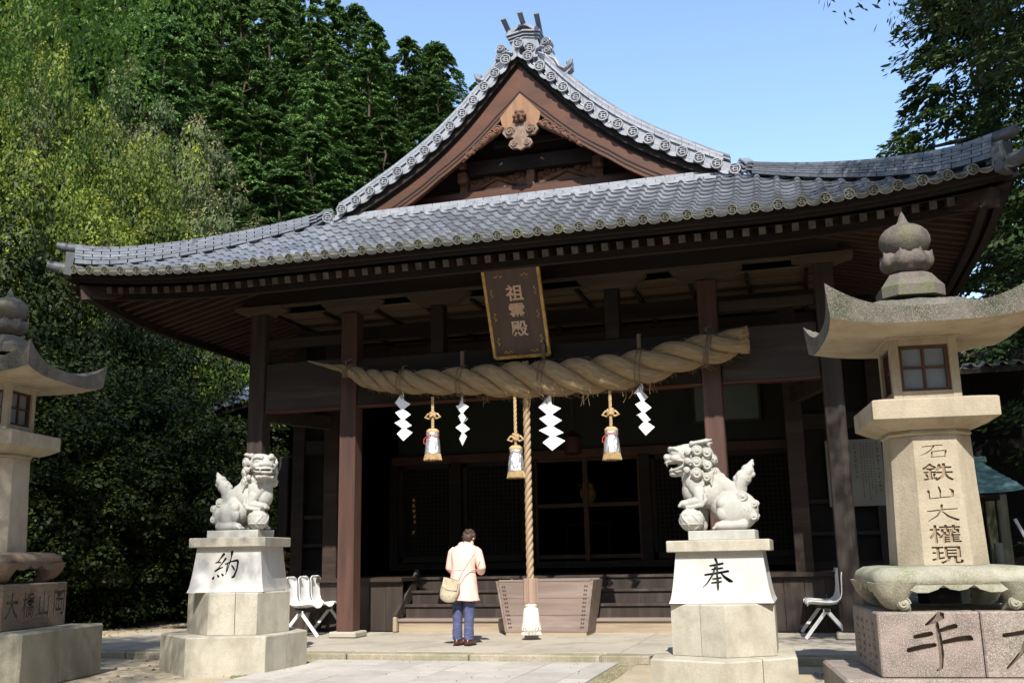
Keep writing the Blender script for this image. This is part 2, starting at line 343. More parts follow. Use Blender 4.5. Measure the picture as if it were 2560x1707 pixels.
def evaluated_mesh(o):
    dg = bpy.context.evaluated_depsgraph_get(); dg.update()
    return bpy.data.meshes.new_from_object(o.evaluated_get(dg))
TXT = {}
def glyph(txt, depth=.1, bold=.0):
    k = (txt, depth, bold)
    if k in TXT: return TXT[k]
    c = bpy.data.curves.new('g', 'FONT'); c.body = txt; c.size = 1; c.extrude = depth/2; c.resolution_u = 2; c.offset = bold
    c.align_x = 'LEFT'
    o = bpy.data.objects.new('g', c); COL.objects.link(o); me = evaluated_mesh(o); bpy.data.objects.remove(o); bpy.data.curves.remove(c)
    bm = bmesh.new(); bm.from_mesh(me); bmesh.ops.remove_doubles(bm, verts=bm.verts, dist=1e-5)
    vs = [v.co.copy() for v in bm.verts]; fs = [tuple(v.index for v in f.verts) for f in bm.faces]; bm.free(); bpy.data.meshes.remove(me)
    x0 = min(v.x for v in vs); x1 = max(v.x for v in vs); y0 = min(v.y for v in vs); y1 = max(v.y for v in vs); h = max(y1-y0, .3*(x1-x0), .05); 
    sc = 1/max(h, x1-x0)
    out = MB(); out.add([((v.x-(x0+x1)/2)*sc, (v.y-(y0+y1)/2)*sc, v.z*1.0) for v in vs], fs); TXT[k] = out
    return out
def strokes(sts, depth=.1, n=7):
    """brush strokes: list of [(x,y,w),...] in a unit square; prisms with rounded ends, z = +-depth/2"""
    out = MB()
    for q, st in enumerate(sts):
        P = []
        for i in range(len(st)-1):     # catmull-ish subdivision
            for k in range(4):
                t = k/4; a, b = st[i], st[i+1]; P.append(tuple(a[j]*(1-t)+b[j]*t for j in range(3)))
        P.append(st[-1]); L = []; Rr = []
        for i, p in enumerate(P):
            a, b = P[max(i-1, 0)], P[min(i+1, len(P)-1)]; d = Vector((b[0]-a[0], b[1]-a[1])); d.normalize(); nn = Vector((-d.y, d.x))
            if i == 0: L.append((p[0]-d.x*p[2]*.35, p[1]-d.y*p[2]*.35))
            L.append((p[0]+nn.x*p[2]/2, p[1]+nn.y*p[2]/2)); Rr.append((p[0]-nn.x*p[2]/2, p[1]-nn.y*p[2]/2))
            if i == len(P)-1: L.append((p[0]+d.x*p[2]*.35, p[1]+d.y*p[2]*.35))
        poly = (L+Rr[::-1])[::-1]; e = q*.0007
        out.prism(poly, -depth/2-e, depth/2+e)
    return out
def engrave(name, solid, cutter, mats, parent, **tags):
    """boolean difference; the cut takes the cutter's material (last of mats)"""
    a = solid.mesh(name, mats); b = cutter.mesh('cutter', mats[-1:])
    oa = bpy.data.objects.new(name, a); ob = bpy.data.objects.new('cutter', b); COL.objects.link(oa); COL.objects.link(ob)
    md = oa.modifiers.new('b', 'BOOLEAN'); md.operation = 'DIFFERENCE'; md.object = ob; md.solver = 'EXACT'; md.use_self = True
    try: md.material_mode = 'TRANSFER'
    except Exception: pass
    me = evaluated_mesh(oa)
    ok = len(me.polygons) > len(a.polygons)
    bpy.data.objects.remove(oa); bpy.data.objects.remove(ob)
    if not ok: me = a
    me.name = name
    return put(name, me, parent, **tags)
def remeshed(mb, voxel, mats, name, smooth_it=2, M=None):
    me = mb.mesh('raw', mats); o = bpy.data.objects.new('raw', me); COL.objects.link(o)
    md = o.modifiers.new('r', 'REMESH'); md.mode = 'VOXEL'; md.voxel_size = voxel
    if smooth_it:
        sm = o.modifiers.new('s', 'SMOOTH'); sm.factor = .5; sm.iterations = smooth_it
    out = evaluated_mesh(o); bpy.data.objects.remove(o); out.name = name
    if M is not None:
        out.transform(M)
        if M.determinant() < 0: out.flip_normals()
    if not out.materials:
        for m in (mats if isinstance(mats, (list, tuple)) else [mats]): out.materials.append(MT[m])
    out.polygons.foreach_set('use_smooth', [True]*len(out.polygons)); out.update()
    return out
# blob primitives
_ico = {}
def ico(sub=3):
    if sub not in _ico:
        bm = bmesh.new(); bmesh.ops.create_icosphere(bm, subdivisions=sub, radius=1)
        _ico[sub] = ([v.co.copy() for v in bm.verts], [tuple(v.index for v in f.verts) for f in bm.faces]); bm.free()
    return _ico[sub]
def ell(mb, c, r, rot=(0, 0, 0), T=None, sub=3):
    vs, fs = ico(sub); q = Euler([R(a) for a in rot]).to_matrix(); rr = r if hasattr(r, '__len__') else (r, r, r); c = Vector(c)
    P = [c+q @ Vector((v.x*rr[0], v.y*rr[1], v.z*rr[2])) for v in vs]
    if T is not None: P = [T @ p for p in P]
    mb.add(P, fs)
def cap(mb, a, b, ra, rb, T=None, flat=1.0):
    a, b = Vector(a), Vector(b); n = 10; P = [a.lerp(b, i/n) for i in range(n+1)]; r = [ra+(rb-ra)*i/n for i in range(n+1)]
    m = MB(); m.tube(P, r, 16, flat=flat)
    mb.add([T @ Vector(p) for p in m.v] if T else m.v, m.f)
    ell(mb, a, ra, T=T, sub=2); ell(mb, b, rb, T=T, sub=2)
def curl(mb, c, r, nrm, T=None, turns=1.6, thick=.2):
    """raised spiral curl on a dome facing nrm"""
    q = Vector(nrm).normalized().to_track_quat('Z', 'Y').to_matrix(); c = Vector(c)
    m = MB(); pts = []; rad = []
    for i in range(26):
        t = i/25; a = t*turns*2*math.pi; rr = r*(.92-.72*t); pts.append(Vector((rr*math.cos(a), rr*math.sin(a), r*(.24+.30*t)))); rad.append(r*thick*(1-.25*t))
    m.tube(pts, rad, 8)
    P = [c+q @ Vector(p) for p in m.v]; mb.add([T @ p for p in P] if T else P, m.f)
    vs, fs = ico(3); P = [c+q @ Vector((v.x*r*.95, v.y*r*.95, v.z*r*.46)) for v in vs]; mb.add([T @ p for p in P] if T else P, fs)
    ell(mb, tuple(c+q @ Vector((0, 0, r*.42))), r*.24, T=T, sub=2)

# ================================================================== SETTING
GZ = .06; PZ = .15; XC = -3.94
def hill_h(x, y):
    s = -(x+17)*.5+(y-22.3)*.87
    s = s+1.5*math.sin(x*.13+y*.07)-max(0, x+9)*1.1
    return -.6+max(0, min(s, 62))*.60+ (0 if s < 0 else .6*min(1, s/2))
g = MB(); g.add([(-400, -300, GZ), (400, -300, GZ), (400, 700, GZ), (-400, 700, GZ)], [(0, 1, 2, 3)])
g.build('ground', 'ground', kind='structure')
hb = MB(); nx, ny = 70, 70
hb.grid(lambda u, v: (-130+190*u, 8+150*v, hill_h(-130+190*u, 8+150*v)), nx, ny)
hb.build('hillside', 'forest_floor', smooth=True, kind='structure')

# stone path up to the platform
pm = {}
def piece(w_, d_, h_, mat, bev=.006, name='slab'):
    k = (round(w_, 3), round(d_, 3), round(h_, 3), mat)
    if k not in pm: pm[k] = MB().box((0, 0, 0), (w_, d_, h_), bev=bev).mesh(name, mat)
    return pm[k]
path = bpy.data.objects.new('stone_path', None); COL.objects.link(path); path['kind'] = 'structure'
put('path_bed', MB().box((-3.85, 7.0, GZ), (3.72, 9.74, .012)).mesh('path_bed', 'kerb'), path)
for c in range(7):
    y = 11.76-(.45 if c % 2 else 0); x = -2.71-c*.497
    if c % 2: put('slab', piece(.485, .44, .05, 'slab'), path, TRS((x, 11.76-.22, GZ)))
    while y > 2.4:
        put('slab', piece(.485, .99, .05, 'slab'), path, TRS((x, y-.5, GZ+rnd.uniform(-.002, .002)), rnd.uniform(-.003, .003))); y -= 1.0
y = 11.76
while y > 2.4:
    put('border_slab', piece(.27, 1.59, .054, 'slab'), path, TRS((-2.32, y-.8, GZ))); put('border_slab', piece(.27, 1.59, .054, 'slab'), path, TRS((-6.13+.44, y-.8, GZ))); y -= 1.6

# paved platform under the porch
plat = bpy.data.objects.new('porch_platform', None); COL.objects.link(plat); plat['kind'] = 'structure'
put('platform_core', MB().box((XC, 18.4, .065), (13.2, 13.0, .13)).mesh('platform_core', 'paving'), plat)
x = -10.4
while x < 2.4:
    put('kerb_stone', piece(1.58, .33, .16, 'kerb', .012), plat, TRS((x+.79, 12.0, .07+rnd.uniform(-.002, .002)), 0)); x += 1.6
x = -3.67-1.43*5
while x < 2.2:
    for j, yy in enumerate((12.18, 13.75)):
        put('paving_panel', piece(1.42, 1.56, .10, 'paving', .005), plat, TRS((x+.715, yy+.785, .10)))
    x += 1.43
# moss and grit
def scatter(name, mat, n, fn, sz, label=None):
    P = []
    for i in range(n): P.append(fn())
    vs = []; fs = []
    for (px_, py_, pz_) in P:
        a = rnd.uniform(0, 6.28); s = sz*rnd.uniform(.5, 1.3); h = sz*rnd.uniform(.2, 1.0); o = len(vs)
        vs += [(px_+s*math.cos(a), py_+s*math.sin(a), pz_), (px_+s*math.cos(a+2.1), py_+s*math.sin(a+2.1), pz_), (px_+s*math.cos(a+4.2), py_+s*math.sin(a+4.2), pz_), (px_+rnd.uniform(-.3, .3)*s, py_+rnd.uniform(-.3, .3)*s, pz_+h)]
        fs += [(o, o+1, o+3), (o+1, o+2, o+3), (o+2, o, o+3)]
    m = MB(); m.add(vs, fs); return m.build(name, mat, kind='stuff')
def around(cx, cy, rx, ry):
    def f():
        a = rnd.uniform(0, 6.28); r = rnd.random()**.6; return (cx+rx*r*math.cos(a), cy+ry*r*math.sin(a), GZ)
    return f
scatter('moss_patch', 'moss', 2600, around(-5.75, 10.25, .45, .38), .016)
scatter('moss_patch', 'moss', 1500, around(-2.1, 10.6, .13, 1.1), .016)
scatter('moss_patch', 'moss', 1500, lambda: (rnd.uniform(-5.9, 1.2), 11.83-abs(rnd.gauss(0, .035)), GZ), .014)
scatter('gravel', 'gravel', 3500, lambda: (rnd.uniform(-.05, 1.2), rnd.uniform(8.4, 11.2), GZ), .014)
scatter('grit', 'gravel', 1500, lambda: (rnd.uniform(-12, 1), rnd.uniform(8, 15), GZ-.004), .010)
scatter('fallen_leaves', 'litter', 900, lambda: (rnd.uniform(-16, -7), rnd.uniform(9, 19), GZ), .028)
scatter('fallen_leaves', 'litter', 110, lambda: (rnd.uniform(-7, 1.5), rnd.uniform(8.5, 11.8), GZ+.03), .011)
scatter('fallen_leaves', 'litter', 90, lambda: (rnd.uniform(-9.5, 1.5), rnd.uniform(12, 15.1), PZ+.002), .010)

# ================================================================== SHRINE HALL
HO = Vector((XC, 14.27, PZ))
hall = thing('shrine_hall', 'large dark timber shrine hall with silver tiled hip and gable roof behind the stone lions', 'shrine', HO)
def H(mb, name, mats, smooth=False, **t): return mb.build(name, mats, hall, smooth, off=HO, **t)
def HM(M): return Matrix.Translation(-HO) @ M
YE, YG, DE, DG = 12.0, 14.4, 6.6, 3.5
YB = 27.0
def tt(d): return (DE-d)/(DE-DG)
def lift(a): return .24*max(0, min(1, a))**2.1
def zf(dx, y):
    d = abs(dx); t = (y-YE)/(YG-YE)
    return 5.37+1.36*(.8*t+.2*t*t)+lift((d-DG)/(DE-DG))*(1-t)
VT = [(0, 9.37), (.22, 9.12), (.42, 8.90), (.6, 8.69), (.8, 8.47), (1.0, 8.27), (1.22, 8.07), (1.45, 7.88), (1.69, 7.70), (1.94, 7.54), (2.35, 7.30), (2.66, 7.14), (2.96, 6.98), (3.2, 6.87), (3.5, 6.74)]
def zg(d):
    for (a, za), (b, zb) in zip(VT, VT[1:]):
        if d <= b: return za+(zb-za)*(d-a)/(b-a)
    return VT[-1][1]
def zs(d, y):
    if d <= DG: return zg(d)-.03
    t = tt(d); a = max(1-(y-YE)/(YG-YE), 1-(YB-y)/(YG-YE))
    return 5.37+1.36*(.8*t+.2*t*t)+lift(a)*(1-t) - .03*(1-0)
def hip_y(d): return YG-(abs(d)-DG)*(YG-YE)/(DE-DG) if abs(d) > DG else YG+.25
# --- tile meshes
TW = .275
def tile_section(n=5):
    p = []
    for i in range(n+1):
        a = math.pi*(1-i/n); p.append((.046+.046*math.cos(a), .008+.048*math.sin(a)))
    return p+[(.14, -.008), (.20, -.010), (.245, -.003), (TW+.004, .006)]
def tile_mb(L=.30, skirt=.022):
    s_ = tile_section(); m = MB(); n = len(s_)
    vs = [(x, 0, z) for x, z in s_]+[(x, L, z) for x, z in s_]+[(x, .003, z-skirt) for x, z in s_]
    fs = [(i, i+1, n+i+1, n+i) for i in range(n-1)]+[(2*n+i, 2*n+i+1, i+1, i) for i in range(n-1)]
    m.add(vs, fs); return m
tile_me = tile_mb().mesh('roof_tile', 'tile', 60)
def disc(m, c, r, mi_rim=0, mi_in=1, n=18, T=None, depth=.03):
    """round tile end facing -y with raised rim and the crest character"""
    cx, cy, cz = c
    def ring(rr, y): return [(cx+rr*math.cos(2*math.pi*i/n), y, cz+rr*math.sin(2*math.pi*i/n)) for i in range(n)]
    prof = [(r, cy+depth), (r, cy-.004), (r*.97, cy-.010), (r*.80, cy-.010), (r*.78, cy+.004)]
    vs = []; 
    for rr, y in prof: vs += ring(rr, y)
    fs = []; mi = []
    for j in range(len(prof)-1):
        for i in range(n): fs.append((j*n+i, j*n+(i+1) % n, (j+1)*n+(i+1) % n, (j+1)*n+i))
    o = m.add(vs, fs, mi_rim); m.add(ring(r*.78, cy+.004), [tuple(range(n-1, -1, -1))][:1], mi_in)
    gl = glyph('石', .012, .02); s = r*1.12
    Mx = Matrix.Translation((cx, cy-.001, cz)) @ Euler((R(90), 0, 0)).to_matrix().to_4x4() @ Matrix.Diagonal((s, s, 1, 1))
    m.add([tuple(Mx @ Vector(p)) for p in gl.v], gl.f, mi_rim)
def flipfix(me):
    bm = bmesh.new(); bm.from_mesh(me); bmesh.ops.recalc_face_normals(bm, faces=bm.faces); bm.to_mesh(me); bm.free(); return me
e = tile_mb(.30, .03)
disc(e, (.046, -.012, .004), .066)
lip = [(.10, .004), (.15, -.010), (.20, -.012), (.25, -.004), (TW+.01, .004), (TW, -.035), (.24, -.062), (.19, -.072), (.14, -.062), (.105, -.035)]
e.plate(lip[::-1], -.010, .012, 0)
e.plate([(.12, -.016), (.155, -.052), (.19, -.060), (.235, -.050), (.262, -.02), (.20, -.024)], -.014, -.009, 1)
eave_me = flipfix(e.mesh('eave_tile', ['tile_edge', 'tile_dark']))
def surf_M(P, px, py, liftl=.030, L=.27):
    X = (px-P).normalized(); Y = (py-P); Y = (Y.normalized()*L + Vector((0, 0, -liftl))).normalized() if L else Y.normalized()
    Z = X.cross(Y).normalized(); Y = Z.cross(X)
    M = Matrix(((X.x, Y.x, Z.x, P.x), (X.y, Y.y, Z.y, P.y), (X.z, Y.z, Z.z, P.z), (0, 0, 0, 1))); return M
# front slope
NC = 48; ROWS = 11; cand = []
for c_ in range(NC):
    for r_ in range(ROWS):
        dx = -DE+TW*c_; y = YE+(YG-YE)*(r_/ROWS)*1.03
        if y > min(hip_y(dx+TW/2)-.02, YG+.02): continue
        P = Vector((XC+dx, y, zf(dx, y)+.03)); M = surf_M(P, Vector((XC+dx+.01, y, zf(dx+.01, y)+.03)), Vector((XC+dx, y+.01, zf(dx, y+.01)+.03)))
        if r_ == 0: put('eave_tile', eave_me, hall, HM(M))
        else: cand.append((P.length, M))
cand.sort(key=lambda a: a[0])
for d_, M in cand[:296]: put('roof_tile', tile_me, hall, HM(M))
rest = MB(); tm = tile_mb()
for d_, M in cand[296:]: rest.join(tm, M)
H(rest, 'front_slope_tiles', 'tile', 60, kind='stuff')
# side and upper slopes (mostly hidden): tiles joined
sm_ = tile_mb(.30); ss = MB()
for sg in (-1, 1):
    yy = YE+.02
    while yy < YB-.2:
        # length along profile
        d = DE; 
        first = True
        while d > .12:
            lo = hip_y(d) if d > DG else YG-.05; hi = YB-(lo-YE) if d > DG else YB-(YG-YE)
            if lo+.14 < yy+TW/2 < hi:
                P = Vector((XC+sg*d, yy, zs(d, yy)+.03)); Pn = Vector((XC+sg*(d-.01), yy, zs(max(d-.01, 0), yy)+.03)); Pe = Vector((XC+sg*d, yy+.01, zs(d, yy+.01)+.03))
                X = (Pe-P).normalized()*(1); 
                if sg > 0: M = surf_M(P, Pe, Pn)
                else:
                    M = surf_M(P, P-(Pe-P), Pn)
                    M = Matrix.Translation((0, TW, 0)) @ M
                ss.join(sm_, M)
            d -= .25/math.sqrt(1+((zs(max(d-.05, 0), 20)-zs(d, 20))/.05)**2)
        yy += TW
H(ss, 'side_slope_tiles', 'tile', 60, kind='stuff')
# boards below all tiles
u = MB()
u.grid(lambda a, b: (lambda dx, y: (XC+dx, min(y, hip_y(dx)), zf(dx, min(y, hip_y(dx)))-.03))(-DE+.02+(2*DE-.04)*a, YE+.05+(YG+.3-YE)*b), 60, 10)
for sg in (-1, 1):
    u.grid(lambda a, b: (lambda d, y: (XC+sg*d, y, zs(d, y)-.03))(DE-.02-(DE-.02)*a, (hip_y(DE-.02-(DE-.02)*a) if DE-.02-(DE-.02)*a > DG else YG)+(YB-(hip_y(max(DE-.02-(DE-.02)*a, DG+.001))-YE)-(hip_y(DE-.02-(DE-.02)*a) if DE-.02-(DE-.02)*a > DG else YG))*b), 26, 30)
H(u, 'roof_boarding', 'wood_dark')
bk = MB(); bk.grid(lambda a, b: (XC-DE+2*DE*a, YB-(YG-YE)*b*1.0, 5.36+1.3*b), 20, 3); H(bk, 'rear_slope', 'tile')
rg = MB(); rg.plate([(XC-3.5, 6.7), (XC+3.5, 6.7), (XC+1.2, 8.1), (XC, 9.4), (XC-1.2, 8.1)], YB-2.6, YB-2.45); H(rg, 'rear_gable', 'wood_dark')

# verge of the front gable: round-ended tiles with the crest
vt = MB(); LV = .50
for i in range(7):
    a = math.pi*(i/6); 
vt.grid(lambda a, b: (.055*math.cos(math.pi*a), b*LV, .055*math.sin(math.pi*a)), 8, 1)
disc(vt, (0, -.02, .0), .088)
verge_me = flipfix(vt.mesh('verge_tile', ['tile_light', 'tile_dark'], False))
pl_ = MB()
pl_.grid(lambda a, b: (-.02+.27*a, .015+b*.5, -.028*math.sin(math.pi*a)-.02), 6, 1)
pl_.plate([(-.02, .0), (.03, -.035), (.12, -.055), (.20, -.035), (.25, 0), (.25, -.06), (.18, -.095), (.12, -.105), (.06, -.095), (-.02, -.06)][::-1], 0, .02)
vpan_me = flipfix(pl_.mesh('verge_pan', 'tile_light'))
Ld = [(.0, 9.45)]
def along(step, n):
    out = []; d = 0; acc = 0; ds = .004
    while len(out) < n and d < 3.62:
        z0, z1 = zg(min(d, 3.5)), zg(min(d+ds, 3.5)); 
        if d > 3.5: z1 = z0-ds*.44
        acc += math.hypot(ds, z1-z0); d += ds
        if acc >= step: out.append(d); acc = 0
    return out
put('verge_tile', verge_me, hall, HM(TRS((XC+.03, YG-.06, 9.42))))
for sg in (-1, 1):
    prev = 0
    for d in along(.280, 15):
        sl = math.atan2(zg(max(d-.1, 0))-zg(min(d+.1, 3.5)), .2 if d+.1 < 3.5 else 3.5-d+.1)
        put('verge_tile', verge_me, hall, HM(TRS((XC+sg*d, YG-.06, zg(min(d, 3.5))-(.44*(d-3.5) if d > 3.5 else 0)+.01))))
        dm = d-.272*math.cos(sl)
        M = TRS((XC+sg*dm, YG-.04, zg(max(0, min(dm, 3.5)))+.015), 0, (sg, 1, 1), 0, sl*1 if sg < 0 else sl)
        M = Matrix.Translation((XC+sg*(dm+.005), YG-.04, zg(max(0, min(dm, 3.5)))+.0)) @ Matrix.Diagonal((sg, 1, 1, 1)) @ Euler((0, sl, 0)).to_matrix().to_4x4()
        put('verge_pan', vpan_me, hall, HM(M))
# upper verge strip: descending ridge of stacked tiles just behind the verge
for sg in (-1, 1):
    for k, (off, hh, wd, mt) in enumerate(((.0, .24, .26, 'tile_light'), (.24, .065, .32, 'tile_light'), (.305, .06, .28, 'tile'), (.365, .055, .24, 'tile_light'), (.42, .06, .16, 'tile'))):
        m = MB(); seg = 14
        for q in range(seg):
            oo = .5*(k % 2); d0 = .42+(q-oo)*(3.25-.42)/seg; d1 = .42+(q-oo+.97)*(3.25-.42)/seg; d0 = max(.42, d0)
            if d1-d0 < .02: continue
            vs = []
            for d in (d0, d1):
                zz = zg(d); f_ = 1-.35*(d/3.3)
                for z in (zz+off*f_, zz+(off+hh-.008)*f_):
                    for s2 in (-1, 1): vs.append((XC+sg*d, YG+.27+s2*wd/2, z))
            m.add(vs, [(0, 1, 3, 2), (4, 6, 7, 5), (0, 4, 5, 1), (2, 3, 7, 6), (0, 2, 6, 4), (1, 5, 7, 3)])
        H(m, 'descending_ridge_course', mt, kind='stuff')

# hip ridges: stacked flat tiles
def hip_pt(d, sg): return Vector((XC+sg*d, hip_y(d), zf(d, hip_y(d))))
for sg in (-1, 1):
    n = 15
    for k in range(6):
        m = MB()
        for q in range(n+1):
            o = .5 if k % 2 else 0
            a0 = max(0, (q-o)/n); a1 = min(1, (q+1-o)/n)
            if a1-a0 < .01: continue
            d0 = 3.45+(6.42-3.45)*a0; d1 = 3.45+(6.42-3.45)*a1-.012
            p0, p1 = hip_pt(d0, sg), hip_pt(d1, sg)
            tip = lambda a: .05*max(0, (a-.8)/.2)**2
            h = .047 if k < 5 else .05; w_ = .30-.022*k if k < 5 else .16
            if k == 0: h = .07
            z = .015+(0 if k == 0 else .075+(k-1)*.049)
            k0, k1 = .60+.40*a0, .60+.40*a1; n_ = Vector((p1-p0)).normalized(); sd_ = Vector((n_.y, -n_.x, 0)).normalized()*(w_/2)
            vs = []
            for pp, kk, aa in ((p0, k0, a0), (p1, k1, a1)):
                for zz in ((z+.004)*kk+tip(aa), (z+h-.004)*kk+tip(aa)):
                    for s2 in (-1, 1): vs.append(pp+sd_*s2+Vector((0, 0, zz)))
            m.add(vs, [(0, 1, 3, 2), (4, 6, 7, 5), (0, 4, 5, 1), (2, 3, 7, 6), (0, 2, 6, 4), (1, 5, 7, 3)])
        H(m, 'hip_ridge_course', 'tile', kind='stuff')
    # end of the ridge: upturned end tile, demon-face plate and corner roll
    dirv = Vector((sg*3.1, -2.4, 0)).normalized(); pe = hip_pt(6.42, sg)
    m = MB(); m.bar(pe+Vector((0, 0, .02)), pe+dirv*.10+Vector((0, 0, .03)), .36, .30, up=(0, 0, 1))
    m.tube([pe+dirv*(-.15)+Vector((0, 0, .335)), pe+dirv*.06+Vector((0, 0, .335)), pe+dirv*.18+Vector((0, 0, .35)), pe+dirv*.25+Vector((0, 0, .375))], [.08, .078, .07, .055], 12)
    m.box(pe+Vector((0, 0, .13)), (.22, .22, .24), rot=(0, 0, math.atan2(dirv.y, dirv.x)))
    H(m, 'ridge_end_ornament', 'tile_end', 40)
    m = MB(); m.tube([pe+dirv*.0+Vector((0, 0, .0)), pe+dirv*.22+Vector((0, 0, .02)), pe+dirv*.36+Vector((0, 0, .05))], [.09, .085, .075], 12); H(m, 'corner_roll_tile', 'tile_end', 40)

# flat ridge course at the foot of the gable
m = MB()
for k in range(3):
    q = -3.25
    while q < 3.2:
        m.box((XC+q+.15-(.0 if k != 1 else .14), YG+.17-.03*(2-k), 6.765+.055*k), (.285, .24, .05), bev=.006); q += .29
H(m, 'gable_foot_ridge', 'tile_light', kind='stuff')

def cx_(m): m.v = [(XC+.05+(x-XC)*.68, y+.22-.12*max(0, abs(x-XC)-.4), 9.50+(z-9.62)*.60) for x, y, z in m.v]
# --- ridge crest on the apex
m = MB()
def octo(w0, z0, w1, z1, y0, y1):
    m.plate([(XC-w0, z0), (XC+w0, z0), (XC+w1, z1), (XC-w1, z1)], y0, y1)
m.plate([(XC-.40, 9.28), (XC+.46, 9.28), (XC+.40, 9.50), (XC+.32, 9.86), (XC, 9.94), (XC-.30, 9.86), (XC-.36, 9.5)], YG+.02, YG+.26)
for k, (hw, z) in enumerate(((.37, 9.88), (.40, 9.95), (.43, 10.02))):
    m.plate([(XC-hw, z-.055), (XC, z+.03), (XC+hw, z-.055), (XC+hw+.01, z-.01), (XC, z+.078), (XC-hw-.01, z-.01)], YG-.03*k, YG+.32)
m.plate([(XC-.40, 9.99), (XC-.30, 10.02), (XC-.22, 10.08), (XC-.12, 10.17), (XC-.05, 10.21), (XC+.05, 10.21), (XC+.12, 10.17), (XC+.22, 10.08), (XC+.30, 10.02), (XC+.40, 9.99), (XC+.38, 10.12), (XC+.26, 10.14), (XC+.14, 10.25), (XC-.14, 10.25), (XC-.26, 10.14), (XC-.38, 10.12)][::1], YG-.06, YG+.3)
disc(m, (XC+.13, YG-.0, 9.58), .15)
cx_(m); H(m, 'ridge_crest', ['tile_light', 'tile_dark'], False)
for dx, z in ((-.37, 10.12), (0, 10.24), (.37, 10.12)):
    m = MB(); a = Vector((XC+dx*.93, YG+.3, z-.14)); b = Vector((XC+dx*1.12, YG-.22, z+.20)); m.tube([a, b], [.062, .066], 14); cx_(m); H(m, 'crest_horn_tile', 'tile', 50)
    m = MB(); m.tube([b, b+(b-a).normalized()*.012], [.068, .066], 14); cx_(m); H(m, 'horn_tip', 'tile_edge', 50)
# scrolled fins on both sides of the crest
for sg in (-1, 1):
    m = MB(); y0 = YG+.0
    for cx, cz, r in ((.56, 9.62, .125), (.60, 9.36, .115)):
        T = None; c = (XC+sg*cx, y0, cz)
        curl(m, c, r, (0, -1, 0), thick=.2)
        m.plate([(c[0]+r*1.15*math.cos(2*math.pi*i/14), c[2]+r*1.15*math.sin(2*math.pi*i/14)) for i in range(14)], y0, y0+.16)
    for j in range(4):
        off = j*.055
        pts = [(.36+off*.3, 9.36-off), (.58, 9.20-off*.9), (.78-off*.1, 9.04-off*.8), (.88+off*.15, 8.80-off*.25), (1.02+off*.1, 8.70-off*.35), (1.17-off*.3, 8.80-off*.3), (1.20-off*.7, 8.93-off*.1)]
        pp = []
        for i in range(len(pts)-1):
            for k in range(4): t = k/4; pp.append((XC+sg*(pts[i][0]*(1-t)+pts[i+1][0]*t), y0-.01+.012*j, pts[i][1]*(1-t)+pts[i+1][1]*t))
        pp.append((XC+sg*pts[-1][0], y0-.01+.012*j, pts[-1][1]))
        m.tube(pp, .038, 8)
    fin = [(.34, 9.40), (.70, 9.30), (.86, 9.02), (.95, 8.84), (1.08, 8.80), (1.20, 8.94), (1.20, 8.72), (1.05, 8.56), (.86, 8.62), (.55, 8.92), (.34, 9.14)]
    P = [(XC+sg*a, b) for a, b in fin]
    if sg > 0: P = P[::-1]
    m.plate(P, y0+.0, y0+.17)
    m.tube([(XC+sg*.30, y0, 9.45), (XC+sg*.44, y0-.01, 9.52), (XC+sg*.52, y0-.01, 9.47)], .045, 8)
    cx_(m); H(m, 'crest_fin', 'tile_light', 45)
m = MB()
for k in range(5):
    m.bar((XC, YG+.5, 9.40+.05*k), (XC, YB-2.6, 9.40+.05*k), .30-.03*k, .045)
H(m, 'main_ridge', 'tile')

def sh_(m, dy, dz): m.v = [(x, y+dy, z+dz) for x, y, z in m.v]
# --- barge boards, pendant, gable wall
def blow(d): return .86-.26*min(1, d/1.4)-.02*max(0, d-1.4)
def barge_poly(o0, o1, sg, n=24, dmax=3.35, o0f=None):
    A = []; B = []
    for i in range(n+1):
        d = dmax*i/n
        A.append((XC+sg*d, zg(d)-(o0f(d) if o0f else o0))); B.append((XC+sg*max(0, d), zg(d)-o1(d)))
    P = A+B[::-1]
    if (sg > 0): P = P[::-1]
    return P
for sg in (-1, 1):
    m = MB(); m.plate(barge_poly(.27, blow, sg), YG+.16, YG+.24); sh_(m, -.05, .0); H(m, 'barge_board', 'barge')
    m = MB(); m.plate(barge_poly(.0, lambda d: blow(d)+.01, sg, o0f=lambda d: blow(d)-.17), YG+.135, YG+.17)
    sh_(m, -.05, .0); H(m, 'barge_moulding', 'barge')
    m = MB(); m.plate(barge_poly(.0, lambda d: blow(d)-.12, sg, o0f=lambda d: blow(d)-.145), YG+.125, YG+.136); m.plate(barge_poly(.0, lambda d: blow(d)-.05, sg, o0f=lambda d: blow(d)-.07), YG+.126, YG+.137); sh_(m, -.05, .0); H(m, 'moulding_line', 'wood_dark')
    m = MB(); m.plate(barge_poly(.06, lambda d: .20, sg), YG+.03, YG+.8); m.plate(barge_poly(.20, lambda d: .30, sg), YG+.12, YG+.8); H(m, 'verge_boarding', 'wood_dark')
m = MB()
m.plate([(XC-.34, 8.26), (XC-.30, 8.10), (XC-.22, 8.04), (XC+.22, 8.04), (XC+.30, 8.10), (XC+.34, 8.26), (XC, 8.64)], YG+.07, YG+.12); sh_(m, 0, -.03); H(m, 'gable_pendant', 'gegyo')
m = MB()
half = [(0, 7.66), (.07, 7.70), (.15, 7.70), (.20, 7.76), (.17, 7.83), (.10, 7.86), (.14, 7.90), (.24, 7.90), (.30, 7.98), (.26, 8.08), (.18, 8.06), (.15, 8.12), (0, 8.12)]
m.plate([(XC-a, b) for a, b in half[::-1]][1:]+[(XC+a, b) for a, b in half], YG+.055, YG+.115)
for sg in (-1, 1):
    curl(m, (XC+sg*.17, YG+.06, 7.99), .08, (0, -1, 0)); curl(m, (XC+sg*.11, YG+.06, 7.77), .06, (0, -1, 0))
